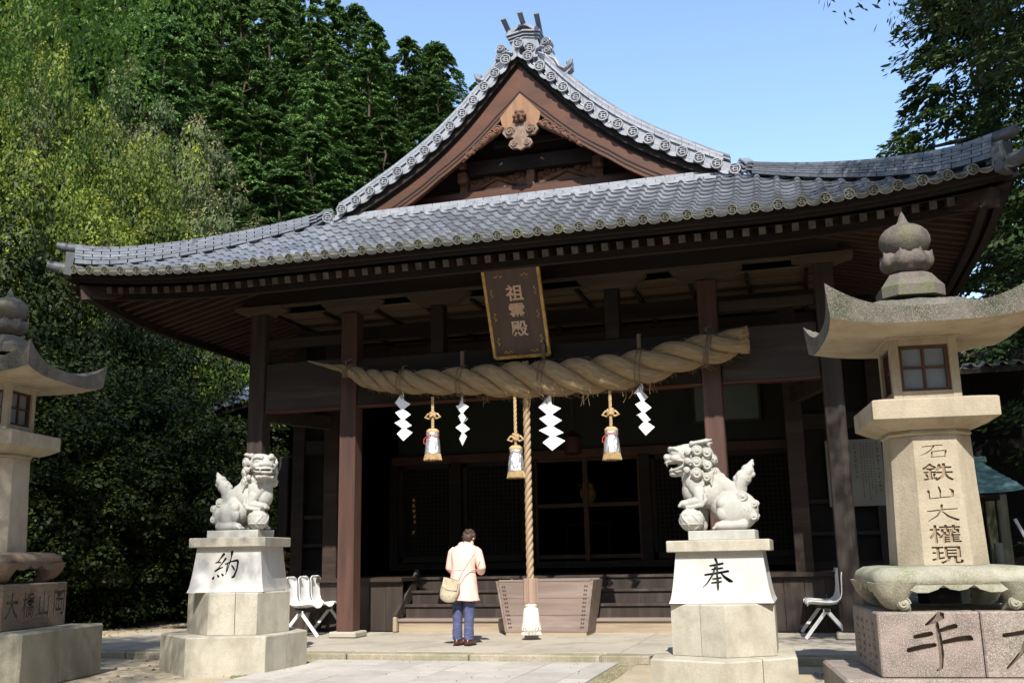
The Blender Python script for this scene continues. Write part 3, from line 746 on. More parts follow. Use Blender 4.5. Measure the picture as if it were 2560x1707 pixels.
sh_(m, 0, -.03); H(m, 'pendant_cloud_carving', 'gegyo_dark', 45)
m = MB(); ell(m, (XC, YG+.03, 8.22), (.085, .06, .085))
for k in range(6): ell(m, (XC+.075*math.cos(k*1.047), YG+.02, 8.22+.075*math.sin(k*1.047)), (.042, .05, .042), sub=2)
m.tube([(XC, YG+.0, 8.22), (XC, YG-.07, 8.21)], .022, 8); sh_(m, 0, -.03); H(m, 'pendant_boss', 'carving', True)
for sg in (-1, 1):
    m = MB()
    for k in range(5):
        dd = .40+k*.125; zz = 8.06-k*.085
        curl(m, (XC+sg*dd, YG+.10, zz), .085-.008*k, (0, -1, 0), turns=1.2); ell(m, (XC+sg*(dd+.05), YG+.11, zz-.05), (.06, .03, .05), sub=2)
    m.tube([(XC+sg*.3, YG+.11, 8.10), (XC+sg*.55, YG+.11, 7.93), (XC+sg*.8, YG+.11, 7.78), (XC+sg*1.0, YG+.12, 7.60)], [.05, .05, .04, .015], 8)
    sh_(m, 0, -.03); H(m, 'pendant_fin_carving', 'carving', 45)
GY = YG+.75
m = MB(); m.plate([(XC-3.3, 6.70), (XC+3.3, 6.70), (XC+1.6, 7.55), (XC+.5, 8.5), (XC, 9.0), (XC-.5, 8.5), (XC-1.6, 7.55)], GY, GY+.06); H(m, 'gable_wall', 'wood_dark')
m = MB(); m.box((XC, GY-.12, 7.42), (2.5, .22, .26), bev=.02); sh_(m, .05, .22); H(m, 'gable_beam', 'wood_dark')
m = MB(); m.box((XC, GY-.08, 7.83), (1.3, .14, .14), bev=.02); sh_(m, .05, .22); H(m, 'gable_beam', 'wood_dark')
for dx in (-1.15, 1.15):
    m = MB(); m.box((XC+dx, GY-.2, 7.25), (.17, .26, .20), bev=.03); m.box((XC+dx, GY-.2, 7.48), (.13, .3, .18), bev=.03); m.box((XC+dx, GY-.12, 7.05), (.13, .15, .35)); sh_(m, .05, .22); H(m, 'gable_bracket', 'carving')
for dx, hw in ((-.62, .52), (.62, .52)):
    m = MB(); m.box((XC+dx, GY-.03, 7.12), (hw*2, .05, .30)); sh_(m, .05, .22); H(m, 'gable_panel', 'panel_tan')
m = MB()
prng = random.Random(4)
for k in range(22):
    dx = -1.08+k*.103; 
    if abs(dx) < .1: continue
    curl(m, (XC+dx, GY-.08, 7.23+.05*prng.uniform(-1, 1)), prng.uniform(.035, .07), (0, -1, 0), turns=1)
m.tube([(XC-1.1, GY-.08, 7.02), (XC-.6, GY-.08, 7.25), (XC-.1, GY-.08, 7.05)], .035, 7); m.tube([(XC+1.1, GY-.08, 7.02), (XC+.6, GY-.08, 7.25), (XC+.1, GY-.08, 7.05)], .035, 7)
m.box((XC, GY-.12, 7.12), (.13, .12, .34))
sh_(m, .05, .22); H(m, 'gable_relief_carving', 'carving', 45)
m = MB(); m.box((XC, GY-.2, 6.93), (5.6, .10, .11)); sh_(m, .05, .22); H(m, 'gable_sill', 'barge')
m = MB(); m.box((XC, GY-.13, 7.02), (5.2, .10, .05)); sh_(m, .05, .22); H(m, 'gable_sill', 'wood_mid')
m = MB(); m.plate([(XC-2.95, 6.78), (XC+2.95, 6.78), (XC+2.7, 7.0), (XC-2.7, 7.0)], YG+.34, YG+.38); H(m, 'gable_skirting', 'barge')

# --- eaves: fascia, rafters, soffit
def er(dx, y):   # underside height of rafters at (dx,y)
    a = (abs(dx)-DG)/(DE-DG); t = (y-YE)/(YG-YE)
    return 5.05+.74*t+lift(a)*(1-t*.9)
m = MB()
for k in range(60):
    a0 = -DE+.06+(2*DE-.12)*k/60; a1 = -DE+.06+(2*DE-.12)*(k+1)/60
    z0, z1 = er(a0, YE), er(a1, YE)
    for (ya, yb, o0, o1) in ((YE+.10, YE+.20, .25, .335), (YE+.17, YE+.26, .205, .26)):
        m.add([(XC+a0, ya, z0+o0), (XC+a1, ya, z1+o0), (XC+a1, ya, z1+o1), (XC+a0, ya, z0+o1), (XC+a0, yb, z0+o0), (XC+a1, yb, z1+o0), (XC+a1, yb, z1+o1), (XC+a0, yb, z0+o1)], [(0, 1, 2, 3), (0, 4, 5, 1), (3, 2, 6, 7)])
H(m, 'eave_fascia', 'wood_dark')
m = MB()
for k in range(60):
    a0 = -6.28+(12.56)*k/60; a1 = -6.28+(12.56)*(k+1)/60
    z0, z1 = er(a0, 12.66)-.012, er(a1, 12.66)-.012
    m.add([(XC+a0, 12.62, z0-.10), (XC+a1, 12.62, z1-.10), (XC+a1, 12.62, z1), (XC+a0, 12.62, z0), (XC+a0, 12.72, z0-.10), (XC+a1, 12.72, z1-.10), (XC+a1, 12.72, z1), (XC+a0, 12.72, z0)], [(0, 1, 2, 3), (0, 4, 5, 1), (3, 2, 6, 7), (7, 6, 5, 4)]+([(0, 3, 7, 4)] if k == 0 else [])+([(1, 5, 6, 2)] if k == 59 else []))
H(m, 'eave_support_board', 'wood_dark')
m = MB(); m.grid(lambda a, b: (lambda dx: (XC+dx, YE+.2+(max(hip_y(dx), YE+.3)-YE-.2+.02)*b, er(dx, YE+.2+(max(hip_y(dx), YE+.3)-YE-.2)*b)+.10))(-DE+.1+(2*DE-.2)*a), 50, 6)
for sg in (-1, 1):
    def sf(a, b):
        d = DE-.1-(DE-4.2)*a; y0 = hip_y(d); y = y0+(YB-.1-y0)*b; t = tt(d); al = 1-(y-YE)/(YG-YE)
        return (XC+sg*d, y, 5.15+.74*t+lift(al)*(1-t*.9))
    m.grid(sf, 12, 30)
H(m, 'eave_soffit', 'wood_dark')
raf = MB(); raf.box((0, 1.0, 0), (.082, 2.0, .095), bev=.004); raf_me = raf.mesh('rafter', 'wood_rafter')
tipm = MB(); tipm.box((0, -.004, 0), (.084, .012, .097)); tip_me = tipm.mesh('rafter_end', 'rafter_end')
k = 0; dx = -6.12
while dx <= 6.13:
    y0 = YE+.36; y1 = min(hip_y(dx), YG+.1)
    if y1-y0 > .12:
        z0, z1 = er(dx, y0), er(dx, y1); a = math.atan2(z1-z0, y1-y0); L = math.hypot(z1-z0, y1-y0)
        M = Matrix.Translation((XC+dx, y0, z0+.045)) @ Euler((a, 0, 0)).to_matrix().to_4x4()
        o = put('rafter', raf_me, hall, HM(M @ Matrix.Diagonal((1, L/2, 1, 1))))
        put('rafter_end', tip_me, hall, HM(M))
    dx += .20
for sg in (-1, 1):
    yy = 12.5
    while yy < YB-2:
        d0 = DE-.34; d1 = max(4.25, DG+(YG-yy)*(DE-DG)/(YG-YE)) if yy < YG else 4.25
        d1 = max(4.25, d1)
        if d0-d1 > .12:
            def zz(d):
                t = tt(d); al = 1-(yy-YE)/(YG-YE); return 5.05+.74*t+lift(al)*(1-t*.9)
            z0, z1 = zz(d0), zz(d1); a = math.atan2(z1-z0, d0-d1); L = math.hypot(z1-z0, d0-d1)
            M = Matrix.Translation((XC+sg*d0, yy, z0+.045)) @ Euler((0, 0, R(90) if sg > 0 else R(-90))).to_matrix().to_4x4() @ Euler((a, 0, 0)).to_matrix().to_4x4()
            put('rafter', raf_me, hall, HM(M @ Matrix.Diagonal((1, L/2, 1, 1))))
        yy += .20
    m = MB(); m.bar((XC+sg*(DE-.25), YE+.25, er(DE-.25, YE+.25)-.02), (XC+sg*4.3, 14.35, 5.85), .16, .22); H(m, 'hip_beam', 'wood_mid')
    m = MB()
    for kk in range(30):
        def bp(q):
            y = 12.3+(YB-2.5-12.3)*q/30; al = 1-(y-YE)/(YG-YE); t = tt(6.28); return y, 5.05+.74*t+lift(al)*(1-t*.9)
        (ya, za), (yb, zb) = bp(kk), bp(kk+1); m.bar((XC+sg*6.22, ya, za-.05), (XC+sg*6.22, yb, zb-.05), .09, .10)
        m.bar((XC+sg*6.42, ya, za+.10), (XC+sg*6.42, yb, zb+.10), .09, .22)
    H(m, 'side_eave_board', 'wood_dark')

# --- frame of the porch
PX = (-4.42, -2.80, 2.80, 4.42); PWID = .27
m = MB(); m.box((XC, 14.27, 5.595), (9.3, .24, .47), bev=.012); H(m, 'eave_beam', 'wood_dark')
for sg in (-1, 1): m = MB(); m.box((XC+sg*4.42, 19.6, 5.58), (.22, 10.4, .44)); H(m, 'side_eave_beam', 'wood_dark')
for dx in PX:
    top = 5.355 if abs(dx) > 4 else 5.13
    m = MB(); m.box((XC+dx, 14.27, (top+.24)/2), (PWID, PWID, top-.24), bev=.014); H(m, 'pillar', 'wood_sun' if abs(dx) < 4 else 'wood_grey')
    m = MB(); m.box((XC+dx, 14.27, .195), (.44, .44, .09), bev=.02); H(m, 'pillar_base_stone', 'paving')
for sg in (-1, 1):
    m = MB(); m.box((XC+sg*3.61, 14.27, 4.01), (1.33, .16, .78), bev=.01); H(m, 'tie_beam', 'wood_grey_h')
    m = MB(); m.box((XC+sg*3.61, 14.27, 3.612), (1.33, .20, .02)); H(m, 'tie_beam_lit_edge', 'barge')  # reddish strip: lit lower edge of the beam as colour
    m = MB(); m.box((XC+sg*3.61, 14.27, 4.73), (1.33, .12, .15), bev=.008); H(m, 'rail', 'wood_mid')
m = MB(); m.box((XC, 14.27, 4.0), (5.32, .16, .74), bev=.01); H(m, 'tie_beam', 'wood_dark')
m = MB(); m.box((XC, 14.27, 3.618), (5.32, .20, .022)); H(m, 'tie_beam_lit_edge', 'barge')  # thin orange strip puts the beam's lit lower edge into colour
m = MB(); m.box((XC, 15.6, 4.72), (5.4, .12, .16), bev=.008); H(m, 'rail', 'wood_mid')
for dx in (-1.33, 1.41):
    m = MB(); m.box((XC+dx, 14.27, 4.75), (.21, .20, .76), bev=.008); H(m, 'strut', 'wood_dark')
for dx in (-4.42, -2.8, -1.33, 1.41, 2.8, 4.42):
    m = MB(); hw = .52; z0, z1 = 5.135, 5.355
    lo = [(-hw, z1-.05), (-hw*.9, z1-.10), (-hw*.62, z0+.02), (-hw*.3, z0), (hw*.3, z0), (hw*.62, z0+.02), (hw*.9, z1-.10), (hw, z1-.05), (hw, z1), (-hw, z1)]
    if abs(dx) > 4: lo = [(-hw*.8, z1-.05), (-.14, z1-.13), (.14, z1-.13), (hw*.8, z1-.05), (hw*.8, z1), (-hw*.8, z1)]
    yo = 0 if abs(dx) < 4 else -.0
    if abs(dx) > 4: m.plate([(XC+dx+a, b) for a, b in lo], 14.10, 14.44)
    else: m.plate([(XC+dx+a, b) for a, b in lo], 14.18, 14.36)
    H(m, 'boat_bracket', 'bracket')
for sg in (-1, 1):
    m = MB(); m.box((XC+sg*4.42, 15.65, 3.78), (.16, 2.5, .30)); H(m, 'side_tie_beam', 'wood_mid')
    m = MB(); m.bar((XC+sg*4.35, 14.40, 3.60), (XC+sg*3.9, 15.70, 3.60), .12, .22); H(m, 'rainbow_beam', 'wood_mid')
    m = MB(); m.box((XC+sg*3.86, 15.85, 2.7), (.26, .26, 4.95), bev=.014); H(m, 'rear_pillar', 'wood_mid')
    m = MB(); m.box((XC+sg*3.86, 15.85, .18), (.38, .38, .07), bev=.01); H(m, 'pillar_base_stone', 'paving')
m = MB(); m.box((XC, 14.20, 5.345), (9.2, .10, .03)); H(m, 'beam_lip', 'bracket')
for yy, zz in ((15.3, 5.02), (17.0, 5.06)): m = MB(); m.box((XC, yy, zz), (8.6, .16, .22)); H(m, 'ceiling_beam', 'wood_dark')
# boarded ceiling
cbd = MB().box((0, 0, 0), (8.7, .47, .02)).mesh('ceiling_board', 'wood_ceiling')
for i in range(9): put('ceiling_board', cbd, hall, HM(TRS((XC, 14.62+i*.45, 5.27), 0, 1, R(3.0))))
cb = MB().box((0, 0, 0), (.055, 4.2, .05)).mesh('ceiling_batten', 'wood_dark')
for i in range(11): put('ceiling_batten', cb, hall, HM(TRS((XC-4.2+i*.84, 16.5, 5.222))))
# hall front wall
WY = 18.6
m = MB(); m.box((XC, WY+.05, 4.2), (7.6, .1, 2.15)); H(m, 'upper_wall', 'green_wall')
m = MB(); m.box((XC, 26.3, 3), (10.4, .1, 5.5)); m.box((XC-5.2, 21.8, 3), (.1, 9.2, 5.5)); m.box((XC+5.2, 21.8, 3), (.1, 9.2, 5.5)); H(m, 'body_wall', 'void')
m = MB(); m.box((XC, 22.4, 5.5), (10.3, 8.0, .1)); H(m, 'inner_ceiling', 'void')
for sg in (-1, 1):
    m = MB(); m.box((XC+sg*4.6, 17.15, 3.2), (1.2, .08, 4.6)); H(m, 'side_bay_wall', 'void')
    for z, hh in ((3.35, .26), (2.06, .07), (1.55, .06), (1.05, .12)): m = MB(); m.box((XC+sg*4.6, 17.06, z), (1.25, .10, hh)); H(m, 'side_bay_rail', 'wood_dark')
    m = MB(); m.box((XC+sg*5.15, 17.1, 2.8), (.24, .24, 5.1)); H(m, 'corner_post', 'wood_dark')
m = MB(); m.box((XC, WY-.03, 3.16), (7.8, .16, .16)); H(m, 'door_lintel', 'frame_wood')
m = MB(); m.box((XC, WY-.03, 1.12), (7.8, .16, .12)); H(m, 'door_sill', 'wood_dark')
for dx in (-3.85, -2.55, -1.08, 1.13, 2.36+.1, 3.85):
    m = MB(); m.box((XC+dx, WY-.04, 2.1), (.16 if abs(dx) > 3 else .20, .18, 2.0)); H(m, 'door_post', 'wood_dark')
def lattice(dx0, dx1, z0, z1):
    m = MB(); w_ = dx1-dx0; cx = XC+(dx0+dx1)/2
    m.box((cx, WY-.0, z0+.06), (w_, .06, .12)); m.box((cx, WY, z1-.04), (w_, .06, .08)); m.box((XC+dx0+.04, WY, (z0+z1)/2), (.08, .06, z1-z0)); m.box((XC+dx1-.04, WY, (z0+z1)/2), (.08, .06, z1-z0))
    o = H(m, 'lattice_door', 'lattice')
    m = MB(); x = dx0+.13
    while x < dx1-.08: m.box((XC+x, WY-.015, (z0+z1)/2), (.016, .02, z1-z0-.18)); x += .085
    z = z0+.17
    while z < z1-.1: m.box((cx, WY-.012, z), (w_-.14, .022, .016)); z += .085
    me = m.mesh('lattice_grid', 'lattice'); put('lattice_grid', me, o, Matrix.Translation(-HO), kind='stuff')
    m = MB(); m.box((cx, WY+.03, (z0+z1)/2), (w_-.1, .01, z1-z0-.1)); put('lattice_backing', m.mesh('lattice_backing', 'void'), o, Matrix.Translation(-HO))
lattice(-3.77, -2.65, 1.2, 3.08); lattice(-2.43, -1.18, 1.2, 3.08); lattice(1.23, 2.34, 1.2, 3.08); lattice(2.58, 3.77, 1.2, 3.08)
for dx, w_ in ((-.97, .07), (0, .09), (1.02, .07)): m = MB(); m.box((XC+dx, WY-.02, 2.14), (w_, .09, 1.90)); H(m, 'door_mullion', 'frame_wood')
for z in (3.06, 2.20, 1.26): m = MB(); m.box((XC, WY+.01, z), (2.0, .06, .07)); H(m, 'door_rail', 'frame_wood')
# floor, skirting and steps
m = MB(); m.box((XC, 21.2, .93), (7.7, 10.1, .09)); H(m, 'hall_floor', 'wood_dark')
for sg in (-1, 1):
    m = MB(); m.box((XC+sg*3.75, 16.2, .955), (2.75, 1.75, .06)); H(m, 'veranda', 'wood_mid')
    for k in range(9):
        m = MB(); m.box((XC+sg*(2.53+k*.29), 15.42+.006*(k % 2), .54), (.282, .03, .76)); H(m, 'skirting_plank', 'wood_grey')
    m = MB(); m.bar((XC+sg*2.42, 15.22, .33), (XC+sg*2.42, 16.2, 1.02), .06, .20); H(m, 'stair_stringer', 'wood_grey'); m = MB(); m.box((XC+sg*2.42, 15.20, .27), (.064, .12, .24), bev=.02); H(m, 'stringer_foot', 'step_wood')
for k in range(4):  # lowest step pale, upper ones dark: sun and shade put into the colours
    z = .15+.205*(k+1); y0 = 15.24+.29*k
    m = MB(); m.box((XC, y0+.015+.0, z-.125), (4.76, .025, .16)); H(m, 'stair_riser', 'step_wood' if k == 0 else 'wood_grey')
    m = MB(); m.box((XC, y0+.13, z-.022), (4.78, .32, .042), bev=.006); H(m, 'stair_tread', 'box_wood' if k == 0 else 'wood_grey')

# ================================================================== HANGING THINGS
def interp(tab, x):
    for a, b in zip(tab, tab[1:]):
        if x <= b[0]:
            t = (x-a[0])/(b[0]-a[0]); return [a[i]*(1-t)+b[i]*t for i in range(len(a))]
    return list(tab[-1])
RY = 13.86
# x, z, radius of the great rope
ROPE = [(-7.30, 4.33, .012), (-7.02, 4.24, .022), (-6.72, 4.17, .055), (-6.56, 4.10, .085), (-6.30, 3.985, .135), (-5.90, 3.90, .155), (-5.24, 3.86, .175), (-4.60, 3.84, .195), (-4.22, 3.82, .225), (-3.90, 3.80, .245), (-3.20, 3.79, .24), (-2.64, 3.80, .245), (-2.33, 3.83, .24), (-1.98, 3.87, .225), (-1.66, 3.955, .215), (-1.34, 4.02, .205), (-1.02, 4.06, .20), (-.70, 4.13, .17), (-.62, 4.15, .165)]
def rope_at(x): 
    _, z, r = interp(ROPE, x); return z, r*1.12
sh = thing('sacred_straw_rope', 'thick twisted straw rope hanging across the porch beam above the paper streamers', 'rope', (-3.9, RY, 3.8))
NS = 3; x0, x1 = ROPE[0][0], ROPE[-1][0]; nst = 260
for k in range(NS):
    pts = []; rad = []; ph = 2*math.pi*k/NS+.6
    for i in range(nst+1):
        t = i/nst; x = x0+(x1-x0)*t; z, r = rope_at(x)
        zb, _ = rope_at(min(x+.06, x1)); za, _ = rope_at(max(x-.06, x0)); T = Vector((.12, 0, zb-za)).normalized(); Nn = Vector((-T.z, 0, T.x))
        turns = 4.9*(x-x0)/(x1-x0)+.9*max(0, (-5.5-x)/1.8)*-1
        a = -2*math.pi*turns+ph
        rr = r*.53; pts.append(Vector((x, RY, z))+Nn*(rr*math.cos(a))+Vector((0, 1, 0))*(rr*math.sin(a))); rad.append(r*.475)
    m = MB(); m.tube(pts, rad, 18, uvs=True); m.build('straw_strand', 'straw', sh, True, off=(-3.9, RY, 3.8))
m = MB(); prng = random.Random(3)
for i in range(1100):       # loose straws
    x = prng.uniform(-6.6, -.75); z, r = rope_at(x); a = prng.uniform(0, 6.28)
    p = Vector((x, RY+r*.98*math.sin(a), z+r*.98*math.cos(a))); q = p+Vector((prng.uniform(-.02, .12), prng.uniform(-.02, .02)*1+.02*math.sin(a), prng.uniform(-.07, .01)+.014*math.cos(a)))
    m.tube([p, (p+q)/2+Vector((0, 0, .006)), q], .0013, 3, cap=False)
for x, n in ((-3.72, 6), (-2.9, 7), (-2.35, 5), (-2.2, 6), (-3.4, 4), (-1.95, 3), (-4.4, 3)):
    for j in range(n):
        z, r = rope_at(x); p = Vector((x+prng.uniform(-.05, .05), RY+prng.uniform(-.1, .02), z-r*.95)); l = prng.uniform(.06, .20)
        m.tube([p, p+Vector((prng.uniform(-.02, .02), 0, -l*.6)), p+Vector((prng.uniform(-.05, .05), 0, -l))], .002, 3, cap=False)
for i in range(260):       # ragged right end
    z, r = rope_at(-.66); a = prng.uniform(0, 6.28); rr = r*math.sqrt(prng.random())*1.05
    p = Vector((-.70, RY+rr*math.sin(a), z+rr*math.cos(a))); m.tube([p, p+Vector((prng.uniform(.06, .13), prng.uniform(-.02, .02), prng.uniform(-.02, .035)))], .004, 3)
m.build('loose_straw', 'straw_plain', sh, off=(-3.9, RY, 3.8), kind='stuff')
for x in (-6.60, -1.13):    # bindings
    z, r = rope_at(x); m = MB()
    for j in range(3): m.tube([(x+.03*j-.03+.05*math.cos(a), RY+(r*1.04)*math.sin(a), z+r*1.04*math.cos(a)) for a in [2*math.pi*q/20 for q in range(21)]], .010, 6)
    m.tube([(x, RY-.1, z+r), (x-.03, RY-.06, z+r+.06), (x+.05, RY, z+r+.10)], .012, 5)
    m.build('rope_binding', 'cord', sh, True, off=(-3.9, RY, 3.8))
# hanging cords round the rope
cords = [(-5.70, 'thin cord looped round the great rope above the leftmost paper streamer', 4.12), (-4.75, 'knotted cord holding the great rope above the second paper streamer from the left', 4.28), (-3.50, 'knotted cord holding the great rope directly under the right edge of the name plaque', 4.30), (-2.10, 'knotted cord holding the great rope above the rightmost paper streamer', 4.33)]
for i, (x, lab, zt) in enumerate(cords):
    z, r = rope_at(x); t = thing('hanging_cord', lab, 'cord', (x, RY, z), 0, 'cords holding up the great rope')
    for j in (-1, 1):
        m = MB(); m.tube([(j*.012+.03*math.cos(a)+.02*j, (r+.012)*math.sin(a), (r+.014)*math.cos(a)) for a in [2*math.pi*q/24 for q in range(25)]], .008, 6); m.build('cord_loop', 'cord', t, True)
    m = MB(); n = 60; h = zt-z-r
    for s_ in (0, 1):
        m.tube([((.018*(1.25 if i else .5))*math.cos(6.28*q/n*6+s_*3.14), (.018*(1.25 if i else .5))*math.sin(6.28*q/n*6+s_*3.14), r+.01+h*q/n) for q in range(n+1)], .011 if i else .006, 6)
    m.tube([(0, 0, zt-z), (0, .10, zt-z+.04), (0, .30, zt-z+.06)], .007, 5)
    m.build('knotted_cord', 'cord', t, True)
    m = MB(); m.tube([(.0, -r*.6, -r*.85), (.02, -.05, -r-.05), (.05, -.03, -r-.11)], .006, 5); m.tube([(.0, -r*.6, -r*.85), (-.02, -.05, -r-.03), (-.01, -.03, -r-.08)], .006, 5); m.build('cord_tail', 'cord', t, True)
# paper streamers (four folded zigzags)
def shide(name, label, x, ztop, w_, h_, rot, tw, lean=0):
    w_ *= 1.3
    t = thing(name, label, 'paper streamer', (x, RY-.02, ztop), rot, 'zigzag paper streamers under the great rope')
    u_ = h_/4.1; m = MB(); seg = []
    # four overlapping parallelogram panels; in local x,z
    cx = [0, -.20*w_, .20*w_, -.18*w_, .10*w_]
    P = [(0, .0), ]
    m2 = MB()
    pan = [[(-.10, 0), (.12, 0), (.30, -.9), (-.50, -.55)],
           [(-.50, -.55), (.30, -.9), (.55, -1.05), (-.30, -1.05)],
           ]
    z = 0; y = 0
    quads = [((-.02, .02), (.10, .02), (.12, -.62), (-.52, -.78)),
             ((-.52, -.78), (.12, -.62), (.56, -.95), (-.02, -1.50)),
             ((-.50, -1.62), (.02, -1.28), (.60, -1.85), (.02, -2.35)),
             ((-.52, -2.50), (.06, -2.15), (.66, -2.75), (.10, -3.05)),
             ((-.36, -3.40), (.12, -2.88), (.74, -3.36), (.10, -4.02))]
    for k, q in enumerate(quads):
        yy = -.004*k; b = .02*(1 if k % 2 else -1)*tw
        vs = [(a*w_, yy+b*a*1.2, c*u_) for a, c in q]; vs += [(v[0], v[1]+.0012, v[2]) for v in vs]
        m.add(vs, [(0, 3, 2, 1), (4, 5, 6, 7), (0, 1, 5, 4), (1, 2, 6, 5), (2, 3, 7, 6), (3, 0, 4, 7)])
    # connecting folds
    for a, b, c, d in (((-.02, -1.50), (.56, -.95), (.02, -1.28), (-.50, -1.62)), ((.02, -2.35), (.60, -1.85), (.06, -2.15), (-.52, -2.50)), ((.10, -3.05), (.66, -2.75), (.12, -2.88), (-.36, -3.40))):
        vs = [(p[0]*w_, .003, p[1]*u_) for p in (a, b, c, d)]; m.add(vs, [(0, 1, 2, 3)])
    m.build('folded_paper', 'paper', t)
    z_, r_ = rope_at(x); m = MB(); m.tube([(0, .0, .0), (0, .01, .05)], .004, 5); m.build('streamer_string', 'paper', t)
    return t
shide('paper_streamer', 'white zigzag paper streamer, leftmost of the four under the great rope', -5.70, 3.72, .17, .74, .15, 1)
shide('paper_streamer', 'white zigzag paper streamer hanging between the left and middle straw tassels', -4.75, 3.62, .17, .76, -.55, 2)
shide('paper_streamer', 'white zigzag paper streamer just right of the bell rope, widest of the four', -3.43, 3.53, .235, .80, .0, .5)
shide('paper_streamer', 'white zigzag paper streamer, rightmost of the four under the great rope', -2.09, 3.62, .165, .74, .75, 2)
# straw tassels wrapped in foil
def tassel(label, x, y, ztop, zbot, lean=0, red=1, seed=1):
    t = thing('straw_tassel', label, 'tassel', (x, y, zbot), 0, 'foil wrapped straw tassels under the great rope'); pr = random.Random(seed)
    t.scale = (1.2, 1.2, 1.12); h = (ztop-zbot)/1.12
    m = MB(); n = 50; z1 = .42
    for s_ in (0, 1, 2):
        m.tube([(.010*math.cos(.5*q+s_*2.09), .010*math.sin(.5*q+s_*2.09), z1+(h-z1)*q/n) for q in range(n+1)], .011, 6)
    kz = z1+.16 if seed != 2 else z1+.08
    for j in range(5):
        a = pr.uniform(0, 6.28); m.tube([(.035*math.cos(a+b), .03*math.sin(a+b), kz+.02*j*.5+.02*math.sin(2*b+j)) for b in [6.28*q/10 for q in range(11)]], .014, 6)
    for j in (-1, 1): m.tube([(0, 0, kz+.02), (j*.06, 0, kz+.035), (j*.10, 0, kz-.01), (j*.05, 0, kz-.03), (0, 0, kz)], .014, 6)
    m.build('tassel_cord', 'straw_plain', t, True)
    m = MB(); m.lathe([(.012, .42), (.05, .415), (.078, .39), (.080, .36), (.07, .345)], 20); m.build('straw_head', 'straw_plain', t, True)
    m = MB(); prof = [(.074, .362), (.079, .345), (.074, .315), (.070, .305), (.082, .27), (.088, .21), (.094, .15), (.098, .095), (.095, .09)]
    vs = []; nn = 26
    for r, z in prof:
        for i in range(nn): a = 6.283*i/nn; rr = r*(1+.045*pr.uniform(-1, 1)); vs.append((rr*math.cos(a), rr*math.sin(a), z+.004*pr.uniform(-1, 1)))
    m.add(vs, [(j*nn+i, (j+1)*nn+i, (j+1)*nn+(i+1) % nn, j*nn+(i+1) % nn)[::-1] for j in range(len(prof)-1) for i in range(nn)]); m.build('foil_wrap', 'foil', t)
    m = MB()
    for i in range(190):
        a = 6.283*i/190+pr.uniform(-.02, .02); r0 = .088; r1 = .108*pr.uniform(.95, 1.05); m.tube([(r0*math.cos(a), r0*math.sin(a), .115), (r1*math.cos(a), r1*math.sin(a), pr.uniform(-.004, .012))], .0034, 3)
    m.lathe([(.07, .11), (.094, .03), (.02, .012)], 20); m.build('straw_skirt', 'straw_plain', t, kind='stuff')
    if red:
        m = MB(); m.tube([(.078*math.cos(b), .078*math.sin(b), .312+.012*math.sin(3*b)) for b in [6.283*q/24 for q in range(25)]], .0035, 6)
        m.tube([(-.06, -.05, .31), (-.095, -.05, .28), (-.10, -.05, .23), (-.08, -.05, .21)], .006, 5); m.tube([(-.06, -.05, .31), (-.02, -.075, .285), (.01, -.08, .29)], .006, 5); m.build('red_ribbon', 'red', t, True)
    return t
tassel('foil wrapped straw tassel with a red ribbon, leftmost of the three', -5.20, 13.80, 3.62, 2.68, red=1, seed=1)
tassel('foil wrapped straw tassel in the middle, lowest of the three, touching the bell rope', -3.92, 13.76, 3.60, 2.37, red=0, seed=2)
tassel('foil wrapped straw tassel with pink ribbon, rightmost of the three under the great rope', -2.54, 13.82, 3.56, 2.57, red=1, seed=3)
# bell rope
br = thing('bell_rope', 'long twisted bell rope with wooden sleeve and white knitted tassel before the offering box', 'bell rope', (-3.80, 13.95, .24))
m0 = [(-3.83-.0*0, 13.95, 5.1), (-3.80, 13.95, .95)]
for k in range(3):
    m = MB(); n = 230; pts = []
    for i in range(n+1):
        z = 4.08+(.93-4.08)*i/n; a = -i*.52*.5+k*2.094; pts.append((.026*math.cos(a), .026*math.sin(a), z-.24))
    m.tube(pts, .030, 8, uvs=True); m.build('rope_strand', 'rope', br, True)
m = MB(); 
for i in range(8):
    a = 6.283*(i+.5)/8; m.box((.088*math.cos(a), .088*math.sin(a), .57), (.024, .066, .34), rot=(0, 0, a), bev=.004)
m.lathe([(.082, .41), (.082, .73)], 8); m.build('wooden_sleeve', 'sleeve_wood', br)
m = MB(); m.lathe([(.075, .42), (.092, .40), (.095, .37), (.080, .355), (.09, .33), (.108, .29), (.122, .15), (.130, .03), (.11, .025)], 24); m.build('knitted_tassel', 'knit', br, True)
m = MB()
for s_ in (-1, 1):
    for k in range(16):
        a0 = 6.283*k/16; m.tube([((.092+.042*q/12)*1.0*math.cos(a0+s_*q*.13), (.092+.042*q/12)*math.sin(a0+s_*q*.13), .33-.30*q/12) for q in range(13)], .0062, 5)
m.build('knit_mesh', 'knit', br, True, kind='stuff')
m = MB()
for k in range(40):
    a = 6.283*k/40; m.tube([(.125*math.cos(a), .125*math.sin(a), .035), (.135*math.cos(a), .135*math.sin(a), -.02)], .006, 4)
m.build('tassel_fringe', 'knit', br, kind='stuff')
